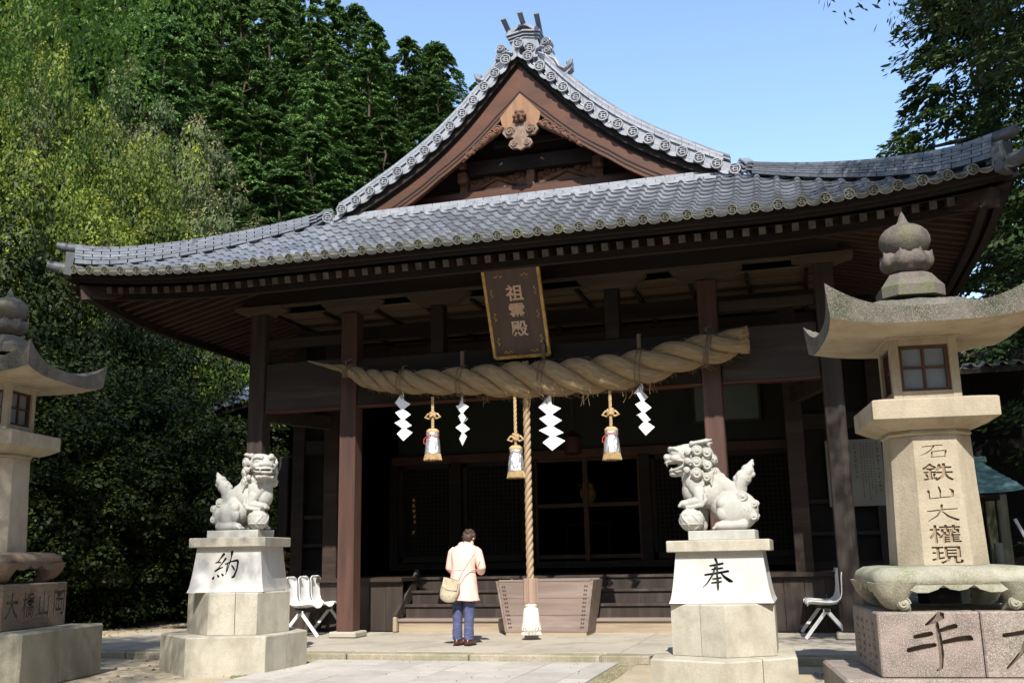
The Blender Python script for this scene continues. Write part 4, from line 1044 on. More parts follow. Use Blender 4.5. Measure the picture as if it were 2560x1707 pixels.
# plaque
pq = thing('name_plaque', 'dark wooden name plaque with gilded edge tilted forward under the eaves', 'plaque', (-3.855, 14.0, 4.18))
pq.rotation_euler = (R(26), 0, 0)
PWd, PHt = .83, 1.34
m = MB(); m.box((0, 0, PHt/2), (PWd, .035, PHt), bev=.004); m.build('plaque_panel', 'plaque', pq)
prng = random.Random(9)
for nm, a, b in (('left', (-PWd/2, 0), (-PWd/2, PHt)), ('right', (PWd/2, 0), (PWd/2, PHt)), ('bottom', (-PWd/2, 0), (PWd/2, 0)), ('top', (-PWd/2, PHt), (PWd/2, PHt))):
    m = MB(); L = math.hypot(b[0]-a[0], b[1]-a[1]); n = int(L/.027); dx = (b[0]-a[0])/n; dz = (b[1]-a[1])/n
    for i in range(n):
        px_, pz_ = a[0]+dx*(i+.5), a[1]+dz*(i+.5); g_ = .80 if prng.random() > .25 else .93
        sz = (.046, .06, abs(dz)*g_) if abs(dz) > abs(dx) else (abs(dx)*g_, .06, .046)
        m.box((px_, -.012, pz_), sz, bev=.004)
    c_ = (a[0]+b[0])/2, (a[1]+b[1])/2
    m.box((c_[0], -.004, c_[1]), (.026, .05, L) if abs(dz) > abs(dx) else (L, .05, .026))
    m.build('gilded_edge', 'gold', pq, kind='stuff')
m = MB()
for (ax, az, hor) in ((-.36, .25, 0), (-.36, .62, 0), (-.36, .98, 0), (.36, .25, 0), (.36, .62, 0), (.36, .98, 0), (-.2, .045, 1), (.2, .045, 1), (-.2, 1.255, 1), (.2, 1.255, 1)):
    s_ = 1 if (ax < 0 if not hor else az < .5) else -1
    for k in (-1, 1):
        pts = []
        for q in range(9):
            b = q/8*3.6; u_ = .012+.03*q/8; v_ = .035*math.sin(b)
            p = (u_*1.6*s_*math.cos(b*.25), k*(.01+.055*q/8)*1.0-0*v_)
            p = (s_*(.012+.035*math.sin(b*.8)), k*(.008+.055*q/8))
            pts.append((ax+(p[0] if not hor else p[1]), -.022, az+(p[1] if not hor else p[0])))
        m.tube(pts, .0055, 5)
m.build('scroll_fitting', 'gold', pq, True, kind='stuff')
for k, ch in enumerate('祖霊殿'):
    g_ = glyph(ch, .010, .019); m = MB(); s_ = (.245, .225, .245)[k]; Mx = Matrix.Translation((.02, -.026, .965-.27*k)) @ Euler((R(90), 0, 0)).to_matrix().to_4x4() @ Matrix.Diagonal((s_*1.05, s_, 1, 1))
    m.join(g_, Mx); m.build('plaque_character', 'plaque_text', pq)
for sx in (-.25, .25):
    m = MB(); m.tube([(sx, .02, PHt), (sx, .35, PHt+.12)], .006, 5); m.build('hanging_wire', 'steel_dark', pq)

# ================================================================== OFFERING BOX
OX, OY = -3.77, 14.95
ob = thing('offering_box', 'wide splayed wooden offering box at the foot of the steps behind the bell rope', 'offering box', (OX, OY, PZ))
tw_, bw_, hh_ = .705, .585, .77; td_, bd_ = .34, .30
def corner(sx, sy, z): k = (z-.03)/(hh_-.03); return (sx*(bw_+(tw_-bw_)*k), sy*(bd_+(td_-bd_)*k), z)
m = MB(); m.box((0, 0, .02), (2*bw_+.04, 2*bd_+.04, .045), bev=.004); m.build('box_base', 'step_wood', ob)
m = MB()
for (a, b) in (((-1, -1), (1, -1)), ((1, 1), (-1, 1))):
    for j in range(3):
        z0 = .045+(hh_-.045)*j/3+.002; z1 = .045+(hh_-.045)*(j+1)/3-.002
        vs = [corner(a[0]*.999, a[1], z0), corner(b[0]*.999, b[1], z0), corner(b[0]*.999, b[1], z1), corner(a[0]*.999, a[1], z1)]
        vs += [(v[0], v[1]-.03*a[1], v[2]) for v in vs]
        mm = MB(); mm.add(vs, [(0, 1, 2, 3), (7, 6, 5, 4), (0, 4, 5, 1), (1, 5, 6, 2), (2, 6, 7, 3), (3, 7, 4, 0)]); mm.build('box_plank', 'box_wood', ob)
for sx in (-1, 1):
    mm = MB(); vs = [(*corner(sx, -1.04, .05)[:2], .05), (*corner(sx, 1.04, .05)[:2], .05), (*corner(sx, 1.04, hh_+.02)[:2], hh_+.012), (*corner(sx, -1.04, hh_+.02)[:2], hh_+.012)]
    vs += [(v[0]+sx*.03, v[1], v[2]) for v in vs]; mm.add(vs, [(0, 1, 2, 3), (7, 6, 5, 4), (0, 4, 5, 1), (1, 5, 6, 2), (2, 6, 7, 3), (3, 7, 4, 0)]); mm = mm.build('end_board', 'box_wood', ob); flipfix(mm.data)
m = MB()
for sx in (-1, 1):
    for j in range(11):
        z = .12+j*.058; c = corner(sx*.90, -1, z)
        for q in (-1, 1): m.box((c[0]+q*.015, c[1]-.003, z), (.018, .012, .017))
m.build('iron_cramps', 'steel_dark', ob, kind='stuff')
for j in range(9): mm = MB(); mm.box((0, -.28+j*.07, hh_-.03), (2*tw_-.06, .022, .05)); mm.build('grille_slat', 'box_wood', ob)
for sy in (-1, 1): mm = MB(); mm.box((0, sy*(td_-.015), hh_+.012), (2*tw_-.02, .045, .028), bev=.004); mm.build('rim_board', 'box_wood', ob)

# ================================================================== CHAIRS
def shell_mesh():
    m = MB(); prof = [(-.27, .47), (-.275, .44), (-.262, .36), (-.245, .25), (-.225, .14), (-.19, .06), (-.13, .012), (-.04, .0), (.08, .008), (.17, .018), (.215, .012), (.235, -.012)]
    def f(u_, v_):
        i = v_*(len(prof)-1); k = min(int(i), len(prof)-2); t = i-k
        a = prof[k]; b = prof[k+1]; x = a[0]*(1-t)+b[0]*t; z = a[1]*(1-t)+b[1]*t; q = 2*u_-1
        w_ = .215*(1-.55*max(0, (.16-v_)/.16)**2.2)*(1-.25*max(0, (v_-.88)/.12)**2)
        back = max(0, 1-v_*2.0); curve = .045*abs(q)**2.4
        return (x+curve*min(1, back*1.6)*1.2, q*w_, z+curve*(1-min(1, back*1.8))*1.0)
    m.grid(f, 14, 33); me = m.mesh('s', 'chair', True)
    o = bpy.data.objects.new('s', me); COL.objects.link(o); sd_ = o.modifiers.new('s', 'SOLIDIFY'); sd_.thickness = .009; out = evaluated_mesh(o); bpy.data.objects.remove(o); out.name = 'seat_shell'
    return flipfix(out)
shell = shell_mesh(); shell.polygons.foreach_set('use_smooth', [True]*len(shell.polygons))
def chair_row(label, x, y, rz):
    t = thing('chair_row', label, 'chairs', (x, y, PZ), rz, 'rows of joined white chairs beside the porch')
    for k in range(3): 
        s_ = put('seat_shell', shell, t, TRS((0, .1+.47*k, .425)))
        m = MB(); m.box((0, 0, -.02), (.26, .05, .025)); m.tube([(-.08, 0, -.04), (-.08, 0, -.015)], .03, 8); m.build('seat_bracket', 'steel_dark', s_)
    m = MB(); m.box((0, .60, .375), (.06, 1.5, .04)); m.build('support_bar', 'steel_dark', t)
    for yy, mt in ((-.02, 'steel'), (1.14, 'steel')):
        m = MB(); m.bar((0, yy, .37), (.29, yy, .01), .045, .028, up=(0, 1, 0)); m.bar((0, yy, .37), (-.30, yy, .01), .045, .028, up=(0, 1, 0)); m.box((0, yy, .365), (.09, .04, .04)); m.build('leg_frame', mt, t)
chair_row('three joined white plastic chairs left of the red brown pillar, behind the left lion pedestal', -7.50, 14.22, R(4))
chair_row('three joined white plastic chairs at the right, half hidden by the dark pillar', .10, 15.36, R(183))

# ================================================================== STONE LION DOGS
def lion(head_yaw, mouth_open, pivot=(.17, 0, .62)):
    m = MB(); N_ = -1
    # trunk: chest, belly, rump
    ell(m, (.17, 0, .47), (.155, .135, .19), (0, 20, 0)); ell(m, (.215, 0, .40), (.12, .12, .15), (0, 10, 0))
    ell(m, (.02, 0, .40), (.20, .125, .17), (0, 35, 0)); ell(m, (-.13, 0, .27), (.20, .145, .17), (0, 35, 0)); ell(m, (-.26, 0, .20), (.17, .155, .19), (0, 0, 0))
    cap(m, (.20, 0, .52), (.20, 0, .66), .135, .13); cap(m, (.10, 0, .58), (-.20, 0, .36), .11, .10)
    for s_ in (-1, 1):   # haunches
        ell(m, (-.17, s_*.11, .20), (.145, .075, .165), (0, 20, 0)); ell(m, (-.10, s_*.13, .27), (.075, .05, .07)); ell(m, (-.09, s_*.135, .17), (.07, .045, .075))
        cap(m, (-.28, s_*.12, .055), (-.07, s_*.13, .05), .055, .050); ell(m, (-.05, s_*.13, .045), (.062, .058, .045))
        for j in range(4): cap(m, (-.03, s_*.13+(j-1.5)*.028, .05), (.012, s_*.13+(j-1.5)*.03, .022), .017, .016)
        ell(m, (-.275, s_*.15, .06), (.03, .02, .03), sub=2)
        for (cx_, cz_, r_) in ((-.285, .33, .062), (-.385, .26, .05), (-.29, .21, .062), (-.375, .135, .055)):
            curl(m, (cx_, s_*(.115 if cx_ > -.35 else .085), cz_), r_, (-.25 if cx_ < -.35 else 0, s_, 0), thick=.17)
        # shoulder
        ell(m, (.17, s_*.115, .46), (.085, .05, .10)); ell(m, (.15, s_*.12, .39), (.07, .045, .07)); ell(m, (.225, s_*.09, .50), (.06, .05, .09))
        for j in range(3): cap(m, (.20-.09*j, s_*.11, .60-.01*j), (.17-.08*j, s_*.137, .46+.0*j), .035, .008)
    # far foreleg stands, near foreleg on the ball
    cap(m, (.15, .10, .40), (.13, .11, .20), .065, .048); cap(m, (.13, .11, .20), (.15, .115, .05), .046, .045); ell(m, (.18, .115, .042), (.062, .055, .042))
    for j in range(4): cap(m, (.20, .115+(j-1.5)*.027, .045), (.24, .115+(j-1.5)*.028, .02), .016, .015)
    cap(m, (.15, -.12, .40), (.13, -.15, .315), .068, .052); cap(m, (.13, -.15, .30), (.25, -.15, .285), .052, .044); ell(m, (.29, -.15, .275), (.062, .055, .042))
    for j in range(4): cap(m, (.31, -.15+(j-1.5)*.027, .285), (.343, -.15+(j-1.5)*.028, .255), .017, .016)
    m.tube([(.08, -.19, .37), (.075, -.2, .30), (.11, -.2, .255), (.20, -.195, .24), (.28, -.19, .24)], [.02, .024, .022, .018, .01], 8)
    # ball
    ell(m, (.232, -.145, .118), (.125, .118, .118))
    bc = Vector((.232, -.145, .118))
    for k in range(6):
        a0 = k*math.pi/3; pts = []
        for q in range(9):
            b = -1.2+2.4*q/8; d = Vector((math.cos(b)*math.cos(a0+.35*math.sin(3*b)), math.cos(b)*math.sin(a0+.35*math.sin(3*b)), math.sin(b))); pts.append(bc+Vector((d.x*.127, d.y*.12, d.z*.12)))
        m.tube(pts, .009, 5)
    for zz in (-.05, .05): m.tube([bc+Vector((.115*math.cos(a), .109*math.sin(a), zz)) for a in [6.283*q/24 for q in range(25)]], .006, 5)
    # tail: flame shape
    for (a, b, ra, rb) in (((-.26, .28), (-.255, .42), .07, .07), ((-.255, .42), (-.30, .53), .07, .078), ((-.30, .53), (-.345, .60), .078, .062), ((-.345, .60), (-.385, .665), .062, .030), ((-.335, .62), (-.40, .70), .04, .014), ((-.30, .50), (-.39, .56), .05, .03), ((-.24, .36), (-.235, .52), .05, .04)):
        cap(m, (a[0], 0, a[1]), (b[0], 0, b[1]), ra*1.12, rb*1.12, flat=.8)
    for j, yy in enumerate((-.05, 0, .05)): m.tube([(-.23+.012*j, yy*1.2, .34), (-.235, yy*1.35, .46), (-.29, yy*1.3, .57), (-.37, yy*.5, .66)], [.012, .016, .014, .006], 6)
    for j in range(6): cap(m, (.03-.05*j, (-.02 if j % 2 else .02), .66-.055*j), (-.05-.05*j, 0, .56-.05*j), .045, .022)
    # ---- head
    q = Matrix.Translation(pivot) @ Matrix.Rotation(R(-head_yaw), 4, 'Z') @ Matrix.Translation(Vector(pivot)*-1)
    T = q @ Matrix.Translation((.16, 0, .70)) @ Matrix.Diagonal((1.06, 1.25, 1.08, 1)) @ Matrix.Translation((-.16, 0, -.70))
    ell(m, (.25, 0, .775), (.15, .125, .115), T=T); ell(m, (.33, 0, .80), (.11, .105, .075), (0, 15, 0), T=T)
    ell(m, (.385, 0, .745), (.095, .092, .050), T=T)                      # upper muzzle
    m2 = .0
    ell(m, (.455, 0, .765), (.035, .058, .034), T=T)                      # nose
    for s_ in (-1, 1):
        ell(m, (.455, s_*.042, .757), (.028, .024, .024), T=T, sub=2)
        ell(m, (.385, s_*.062, .800), (.030, .026, .028), T=T, sub=2)    # eye
        m.tube([T @ Vector(p) for p in [(.435, s_*.03, .825), (.415, s_*.065, .842), (.37, s_*.092, .838), (.33, s_*.105, .812)]], [.012, .020, .022, .012], 8)
        ell(m, (.415, s_*.045, .845), (.026, .026, .020), T=T, sub=2)
        ell(m, (.36, s_*.085, .745), (.06, .03, .035), T=T)               # cheek
        # lips
        m.tube([T @ Vector(p) for p in [(.475, 0, .715), (.462, s_*.045, .712), (.42, s_*.082, .715), (.36, s_*.098, .728), (.30, s_*.105, .72)]], [.012, .012, .012, .014, .012], 8)
        for (cx_, cy_, cz_, r_) in ((.15, .135, .80, .060), (.16, .140, .69, .060), (.165, .14, .585, .060), (.06, .11, .78, .058), (.065, .12, .66, .055), (.075, .115, .55, .05), (.245, .135, .79, .033), (.25, .135, .71, .035), (.26, .125, .625, .035)):
            curl(m, (cx_, s_*cy_, cz_), r_, (.15, s_, 0), T=T, thick=.17)
        curl(m, (.0, s_*.05, .72), .055, (-1, s_*.4, .1), T=T, thick=.17); curl(m, (.0, s_*.05, .60), .05, (-1, s_*.4, 0), T=T, thick=.17)
        cap(m, (.20, s_*.095, .875), (.06, s_*.12, .895), .030, .026, T=T, flat=.8); cap(m, (.06, s_*.12, .895), (.01, s_*.125, .905), .024, .008, T=T, flat=.8)   # ear
        cap(m, (.455, s_*.055, .71), (.457, s_*.055, .672), .012, .004, T=T)     # fang
    ell(m, (.10, 0, .74), (.11, .12, .14), T=T); ell(m, (.12, 0, .86), (.10, .10, .05), T=T)
    if mouth_open:
        cap(m, (.25, 0, .655), (.40, 0, .612), .055, .032, T=T, flat=1.3)
        for s_ in (-1, 1):
            m.tube([T @ Vector(p) for p in [(.43, 0, .632), (.42, s_*.04, .634), (.36, s_*.075, .640), (.30, s_*.095, .665), (.275, s_*.10, .70), (.30, s_*.10, .722)]], [.016, .016, .016, .018, .018, .014], 8)
            cap(m, (.41, s_*.045, .635), (.413, s_*.045, .662), .010, .004, T=T)
        ell(m, (.39, 0, .60), (.05, .055, .025), T=T)
    else:
        cap(m, (.25, 0, .67), (.395, 0, .665), .06, .045, T=T, flat=1.5)
        for s_ in (-1, 1):
            m.tube([T @ Vector(p) for p in [(.455, 0, .672), (.443, s_*.045, .674), (.40, s_*.078, .680), (.34, s_*.095, .700)]], [.016, .016, .014, .012], 8)
            m.tube([T @ Vector(p) for p in [(.43, 0, .632), (.41, s_*.05, .630), (.35, s_*.08, .635)]], [.018, .018, .014], 8)
        for j in range(5): ell(m, (.40, (j-2)*.035, .622), (.03, .02, .022), T=T, sub=2)
    return m
LIONV = .0062
def pedestal(label, cx_, cy_, rot, w_, ztop, zs_, plinth, mid, char, zg_):
    """zs_: z levels cap top, cap bottom, mid top, plinth top"""
    t = thing('lion_pedestal', label, 'pedestal', (cx_, cy_, 0), rot); Mi = (Matrix.Translation((cx_, cy_, 0)) @ Matrix.Rotation(rot, 4, 'Z')).inverted()
    loc = lambda P: [tuple((Mi @ Vector((x, y, 0)))[:2]) for x, y in P]
    a, b, c, d = zs_
    pl = loc(plinth); md = loc(mid)
    def blocks(poly, z0, z1, nm, splits, mat, inset=.012):
        cxp = sum(p[0] for p in poly)/len(poly); cyp = sum(p[1] for p in poly)/len(poly); 
        # split the outline into stones at vertical joints running towards the centre
        n = len(poly); k = 0
        for i in range(len(splits)):
            s0, s1 = splits[i], splits[(i+1) % len(splits)]
            def pt(s):
                j = int(s) % n; f = s-int(s); p, q_ = poly[j], poly[(j+1) % n]; return (p[0]*(1-f)+q_[0]*f, p[1]*(1-f)+q_[1]*f)
            e = s1 if s1 > s0 else s1+n; P = [pt(s0+.006)]; j = int(s0)+1
            while j < e-1e-6: P.append(pt(j)); j += 1
            P.append(pt(e-.006)); P.append((cxp, cyp))
            mm = MB(); sh_ = [(x*.985, y*.985) for x, y in P]
            mm.prism(P, z0+.004, z1-.012); mm.prism(P, z1-.012, z1, poly2=[(cxp+(x-cxp)*.985, cyp+(y-cyp)*.985) for x, y in P])
            o = mm.build(nm, mat, t); flipfix(o.data)
    blocks(pl, zg_-.05, d, 'plinth_stone', [.45, 2.5, 4.5], 'granite_warm')
    blocks(md, d, c-.004, 'base_stone', [1.55, 3.5, 5.2], 'granite_warm')
    # tapered, concave shaft stone
    n = 12; prof = []
    bw = w_*1.0
    prof = [(bw-(bw-w_*.84)*(k/n)**.62 if k else bw, c+(b-c)*k/n) for k in range(n+1)]
    s_ = MB()
    vs = []
    for r_, z in prof: vs += [(-r_, -r_, z), (r_, -r_, z), (r_, r_, z), (-r_, r_, z)]
    fs = [(3, 2, 1, 0), tuple(4*n+i for i in range(4))]+[(4*j+i, 4*j+(i+1) % 4, 4*j+4+(i+1) % 4, 4*j+4+i) for j in range(n) for i in range(4)]
    s_.add(vs, fs)
    hh_ = b-c; size = hh_*.62
    cut = MB(); zc = c+hh_*.56
    yface = -(w_*.90)
    Mx = Matrix.Translation((-.02, yface-.02, zc)) @ Euler((R(90-5), 0, 0)).to_matrix().to_4x4() @ Matrix.Diagonal((size, size, 1, 1)) @ Matrix.Translation((-.5, -.5, 0))
    cut.join(strokes([[(x_, y_, w2*1.45) for x_, y_, w2 in st_] for st_ in char], .11), Mx)
    o = engrave('shaft_stone', s_, cut, ['granite', 'ink'], t)
    mm = MB(); mm.box((0, 0, (a+b)/2), (2*w_, 2*w_, a-b), bev=.008); mm.build('cap_stone', 'granite_warm', t)
    return t
HO_ = [[(.46, 1.0, .06), (.50, .88, .05), (.50, .60, .045), (.48, .5, .04)],
       [(.27, .775, .04), (.45, .80, .055), (.70, .845, .05)],
       [(.33, .66, .035), (.48, .675, .045), (.68, .70, .045)],
       [(.10, .49, .045), (.45, .535, .05), (.86, .60, .055)],
       [(.44, .74, .04), (.36, .50, .04), (.16, .22, .03), (.02, .10, .015)],
       [(.60, .56, .03), (.72, .42, .06), (.88, .30, .085), (.97, .27, .04)],
       [(.34, .36, .035), (.50, .375, .045), (.62, .40, .04)],
       [(.30, .235, .035), (.48, .25, .045), (.62, .275, .04)],
       [(.49, .50, .045), (.50, .30, .055), (.50, .10, .055), (.50, .0, .03)]]
NA_ = [[(.40, .98, .075), (.26, .80, .03), (.18, .68, .03), (.10, .66, .035)],
       [(.10, .66, .035), (.22, .68, .035), (.30, .66, .03)],
       [(.48, .82, .06), (.34, .62, .03), (.22, .46, .03), (.10, .36, .04)],
       [(.10, .36, .05), (.25, .44, .04), (.38, .50, .035)],
       [(.04, .08, .07), (.08, .16, .03)], [(.20, .22, .03), (.26, .16, .065)], [(.36, .26, .03), (.42, .20, .065)],
       [(.70, 1.06, .08), (.69, .86, .03), (.62, .60, .03), (.56, .34, .02)],
       [(.46, .60, .03), (.70, .70, .04), (.92, .74, .06), (.97, .66, .05)],
       [(.95, .66, .05), (.93, .42, .045), (.84, .16, .06), (.76, .12, .04)],
       [(.56, .66, .03), (.54, .42, .03), (.52, .22, .02)],
       [(.72, .56, .035), (.80, .46, .05), (.84, .38, .04)]]
PL = [(-7.50, 10.66), (-6.72, 10.00), (-5.90, 10.30), (-5.86, 11.20), (-6.50, 11.85), (-7.50, 11.55)]
PM = [(-7.16, 10.74), (-6.64, 10.36), (-6.07, 10.46), (-5.98, 11.05), (-6.50, 11.40), (-7.05, 11.25)]
PL = [(x+.03, y+.02) for x, y in PL]
pedestal('white granite pedestal at the left carved with a dark character, carrying the closed mouthed lion', -6.58, 10.92, R(10), .46, 1.56, (1.565, 1.455, .945, .475), PL, PM, NA_, GZ)
sl = MB(); sl.box((0, 0, .05), (.66, .44, .10), bev=.006)
def place_lion(label, cx_, cy_, rot, zt, sc, yaw, op, mirror):
    t = thing('stone_lion', label, 'lion statue', (cx_, cy_, zt), rot)
    put('statue_slab', MB().box((-.06 if not mirror else .06, 0, .045), (.66*sc, .44*sc, .09), bev=.006).mesh('statue_slab', 'statue'), t)
    M = Matrix.Translation((0, 0, .088)) @ Matrix.Diagonal(((-sc if mirror else sc), sc, sc, 1))
    me = remeshed(lion(yaw, op), LIONV, ['statue'], 'lion_body', 1, M); put('lion_body', me, t); return t
place_lion('white stone guardian lion at the left, mouth closed, face turned to the viewer', -6.53, 10.92, R(4), 1.565, 1.0, 52, False, False)
PR = [(-1.47, 9.45), (-1.32, 9.20), (-.80, 8.90), (-.20, 9.30), (-.22, 10.5), (-1.40, 10.5)]
PR = [(-1.49, 10.2), (-1.42, 9.18), (-.74, 8.92), (-.17, 9.42), (-.22, 10.55), (-.8, 10.9)]
PRm = [(-1.27, 10.2), (-1.26, 9.50), (-.76, 9.27), (-.34, 9.52), (-.35, 10.25), (-.8, 10.5)]
pedestal('white granite pedestal at the right carved with a dark character, carrying the open mouthed lion', -.80, 9.90, 0, .465, 1.40, (1.40, 1.295, .84, .385), PR, PRm, HO_, GZ)
place_lion('white stone guardian lion at the right, mouth open, in profile', -.83, 9.86, R(-2), 1.40, .93, 6, True, True)

# ================================================================== STONE LANTERNS
SEN = [[(.60, 1.0, .13), (.45, .90, .09), (.30, .82, .03)], [(.08, .60, .06), (.30, .645, .075), (.40, .665, .06)], [(.50, .70, .05), (.70, .76, .08), (.84, .80, .07)],
       [(-.06, .36, .07), (.22, .425, .08), (.44, .46, .06)], [(.56, .50, .06), (.85, .56, .08), (1.06, .58, .085), (1.10, .55, .04)],
       [(.50, .86, .05), (.52, .60, .07), (.53, .30, .07), (.50, .05, .05), (.42, .0, .02)]]
DAI = [[(.02, .62, .06), (.30, .66, .07), (.62, .72, .06), (.98, .74, .06)], [(.50, 1.0, .08), (.47, .70, .07), (.32, .34, .06), (.02, .04, .03)], [(.50, .60, .04), (.68, .30, .09), (.98, .08, .12)]]
ISHI = [[(.08, .82, .05), (.40, .87, .05), (.74, .90, .055)], [(.46, .86, .06), (.36, .62, .05), (.18, .42, .04), (.0, .30, .02)], [(.38, .52, .04), (.36, .34, .05), (.34, .16, .04)], [(.38, .50, .04), (.62, .55, .05), (.84, .56, .06), (.80, .36, .05), (.76, .16, .04)], [(.36, .18, .04), (.58, .20, .05), (.80, .20, .04)]]
YAMA = [[(.12, .62, .09), (.13, .40, .06), (.14, .14, .05)], [(.14, .14, .05), (.50, .20, .06), (.88, .24, .05)], [(.46, .86, .05), (.50, .60, .07), (.48, .24, .05)], [(.80, .72, .04), (.90, .60, .10), (.88, .22, .06)]]
def roundpoly(P): return P
def lantern(label, cx_, cy_, rot, z0, front_txt, side_txt, low_z, foot_mat, base_mat, low_mat, low_off, side_chars):
    """z0: bottom of the inscribed base block"""
    t = thing('stone_lantern', label, 'stone lantern', (cx_, cy_, 0), rot)
    B = lambda mb, n, m_, s=False, **k: mb.build(n, m_, t, s, **k)
    # lower plinth
    mm = MB(); mm.box((low_off[0], low_off[1], (low_z+z0)/2-.0), (low_off[2], low_off[3], z0-low_z), bev=.02); B(mm, 'lower_plinth', low_mat)
    hb_ = .475; w_ = .615
    # inscribed base: two stones side by side
    xs = (-w_, .12, w_)
    for k in range(2):
        xa, xb = xs[k]+(.004 if k else 0), xs[k+1]-(.004 if not k else 0)
        so = MB(); so.box(((xa+xb)/2, 0, z0+hb_/2), (xb-xa, 2*w_, hb_), bev=.012)
        cut = MB(); any_ = False
        if front_txt:
            sz = .40; cxk = -.19 if k == 0 else .46
            Mx = Matrix.Translation((cxk, -w_-.0, z0+.255)) @ Euler((R(90), 0, 0)).to_matrix().to_4x4() @ Matrix.Diagonal((sz, sz, 1, 1)) @ Matrix.Translation((-.5, -.5, 0))
            cut.join(strokes([[(x_, y_, w2*1.25) for x_, y_, w2 in st_] for st_ in (SEN if k == 0 else DAI)], .075), Mx); any_ = True
        if side_chars and k == 1:
            for q, ch in enumerate(side_chars):
                g_ = glyph(ch, .05, .012); sz = .27; Mx = Matrix.Translation((w_, w_-.15-.30*q, z0+.25)) @ Euler((R(90), 0, R(90))).to_matrix().to_4x4() @ Matrix.Diagonal((sz*.85, sz, 1, 1)); cut.join(g_, Mx); any_ = True
        if any_: engrave('base_stone', so, cut, [base_mat, 'carve'], t)
        else: B(so, 'base_stone', base_mat)
    if front_txt:   # small worn lettering on the left face
        pr = random.Random(2); mm = MB()
        for c_ in range(4):
            for j in range(6): mm.box((-w_-.001, -.42+.26*c_+pr.uniform(-.03, .03), z0+.08+.06*j), (.006, pr.uniform(.02, .07), pr.uniform(.008, .03)))
        B(mm, 'worn_lettering', 'carve', kind='stuff')
    z1 = z0+hb_
    # cabriole foot: thick cushion slab with four curled legs
    def foot(u_, v_):
        pass
    hf = .335; mm = MB()
    def ring(hw, z, rc):   # rounded square
        P = []; 
        for q, (sx, sy) in enumerate(((1, -1), (1, 1), (-1, 1), (-1, -1))):
            for k in range(6):
                a = -math.pi/2+q*math.pi/2+k/5*math.pi/2; P.append((sx*(hw-rc)+rc*math.cos(a), sy*(hw-rc)+rc*math.sin(a), z))
        return P
    def loft(m_, rings):
        n = len(rings[0]); vs = [p for r_ in rings for p in r_]; fs = [(j*n+i, j*n+(i+1) % n, (j+1)*n+(i+1) % n, (j+1)*n+i) for j in range(len(rings)-1) for i in range(n)]
        fs += [tuple(range(n-1, -1, -1)), tuple((len(rings)-1)*n+i for i in range(n))]; m_.add(vs, fs)
    W = .60
    loft(mm, [ring(W*.92, z1+.175, .10), ring(W*.985, z1+.20, .12), ring(W*1.0, z1+.24, .13), ring(W*.97, z1+.29, .13), ring(W*.88, z1+.325, .12), ring(W*.70, z1+.335, .10)])
    B(mm, 'foot_slab', foot_mat, 50)
    for sx in (-1, 1):
        for sy in (-1, 1):
            mm = MB(); R_ = []
            for z, hw, off in ((0, .075, .0), (.03, .095, .0), (.07, .10, .0), (.12, .125, -.005), (.17, .16, -.02), (.215, .19, -.03)):
                c_ = W-.13+off; R_.append([(sx*c_+p[0]*1, sy*c_+p[1]*1, z1+.002+z) for p in ring(hw, 0, hw*.7)])
            R_ = [[(x+sx*(.0 if j > 2 else -.07*(1-j/2.5)), y+sy*(.0 if j > 2 else -.07*(1-j/2.5)), z) for x, y, z in r_] for j, r_ in enumerate(R_)]
            loft(mm, R_)
            curl(mm, (sx*(W-.20), sy*(W-.065), z1+.06), .055, (0, sy, 0), turns=1.2, thick=.14)
            B(mm, 'curled_leg', foot_mat, 50)
    for k in range(4):   # cusped apron between the legs
        mm = MB(); A = [(-.40, .20), (-.36, .165), (-.30, .15), (-.22, .15), (-.15, .165), (-.11, .185), (-.06, .165), (0, .158), (.06, .165), (.11, .185), (.15, .165), (.22, .15), (.30, .15), (.36, .165), (.40, .20)]
        A = [(a, z1+.19-(b-.15)*1.6*-1-.03) for a, b in A]
        mm.plate([(a, b-.02) for a, b in A]+[(.40, z1+.24), (-.40, z1+.24)], -W+.012, -W+.08); q = Matrix.Rotation(k*math.pi/2, 4, 'Z'); mm.xf(q); B(mm, 'apron', foot_mat)
    z2 = z1+hf
    # shaft: chamfered square, tapering up
    def oct_(h, c_, z): return [(-h+c_, -h, z), (h-c_, -h, z), (h, -h+c_, z), (h, h-c_, z), (h-c_, h, z), (-h+c_, h, z), (-h, h-c_, z), (-h, -h+c_, z)]
    z3 = z0+1.83
    so = MB(); loft(so, [oct_(.345, .165, z2+.002), oct_(.335, .16, z2+.35), oct_(.322, .155, z2+.7), oct_(.315, .15, z3)])
    if front_txt:
        cut = MB(); szs = .165
        for k, ch in enumerate('石鉄山大權現'):
            zc = z3-.13-.162*k; yf = -(.318+.025*(z3-zc)/1.0)
            Mx = Matrix.Translation((0.0, yf, zc)) @ Euler((R(90), 0, 0)).to_matrix().to_4x4()
            if ch in '石山大':
                g_ = strokes({'石': ISHI, '山': YAMA, '大': DAI}[ch], .045); cut.join(g_, Mx @ Matrix.Diagonal((szs*1.42, szs*.80, 1, 1)) @ Matrix.Translation((-.5, -.5, 0)))
            else: cut.join(glyph(ch, .045, .012), Mx @ Matrix.Diagonal((szs*1.42, szs*.86, 1, 1)))
        engrave('shaft', so, cut, ['lantern', 'carve_tan'], t)
    else: B(so, 'shaft', 'lantern')
    mm = MB(); loft(mm, [oct_(.31, .15, z3+.002), oct_(.325, .15, z3+.025), oct_(.315, .15, z3+.05)]); B(mm, 'collar', 'lantern', False)
    zm = z3+.05
    mm = MB(); sq = lambda h, z: [(-h, -h, z), (h, -h, z), (h, h, z), (-h, h, z)]
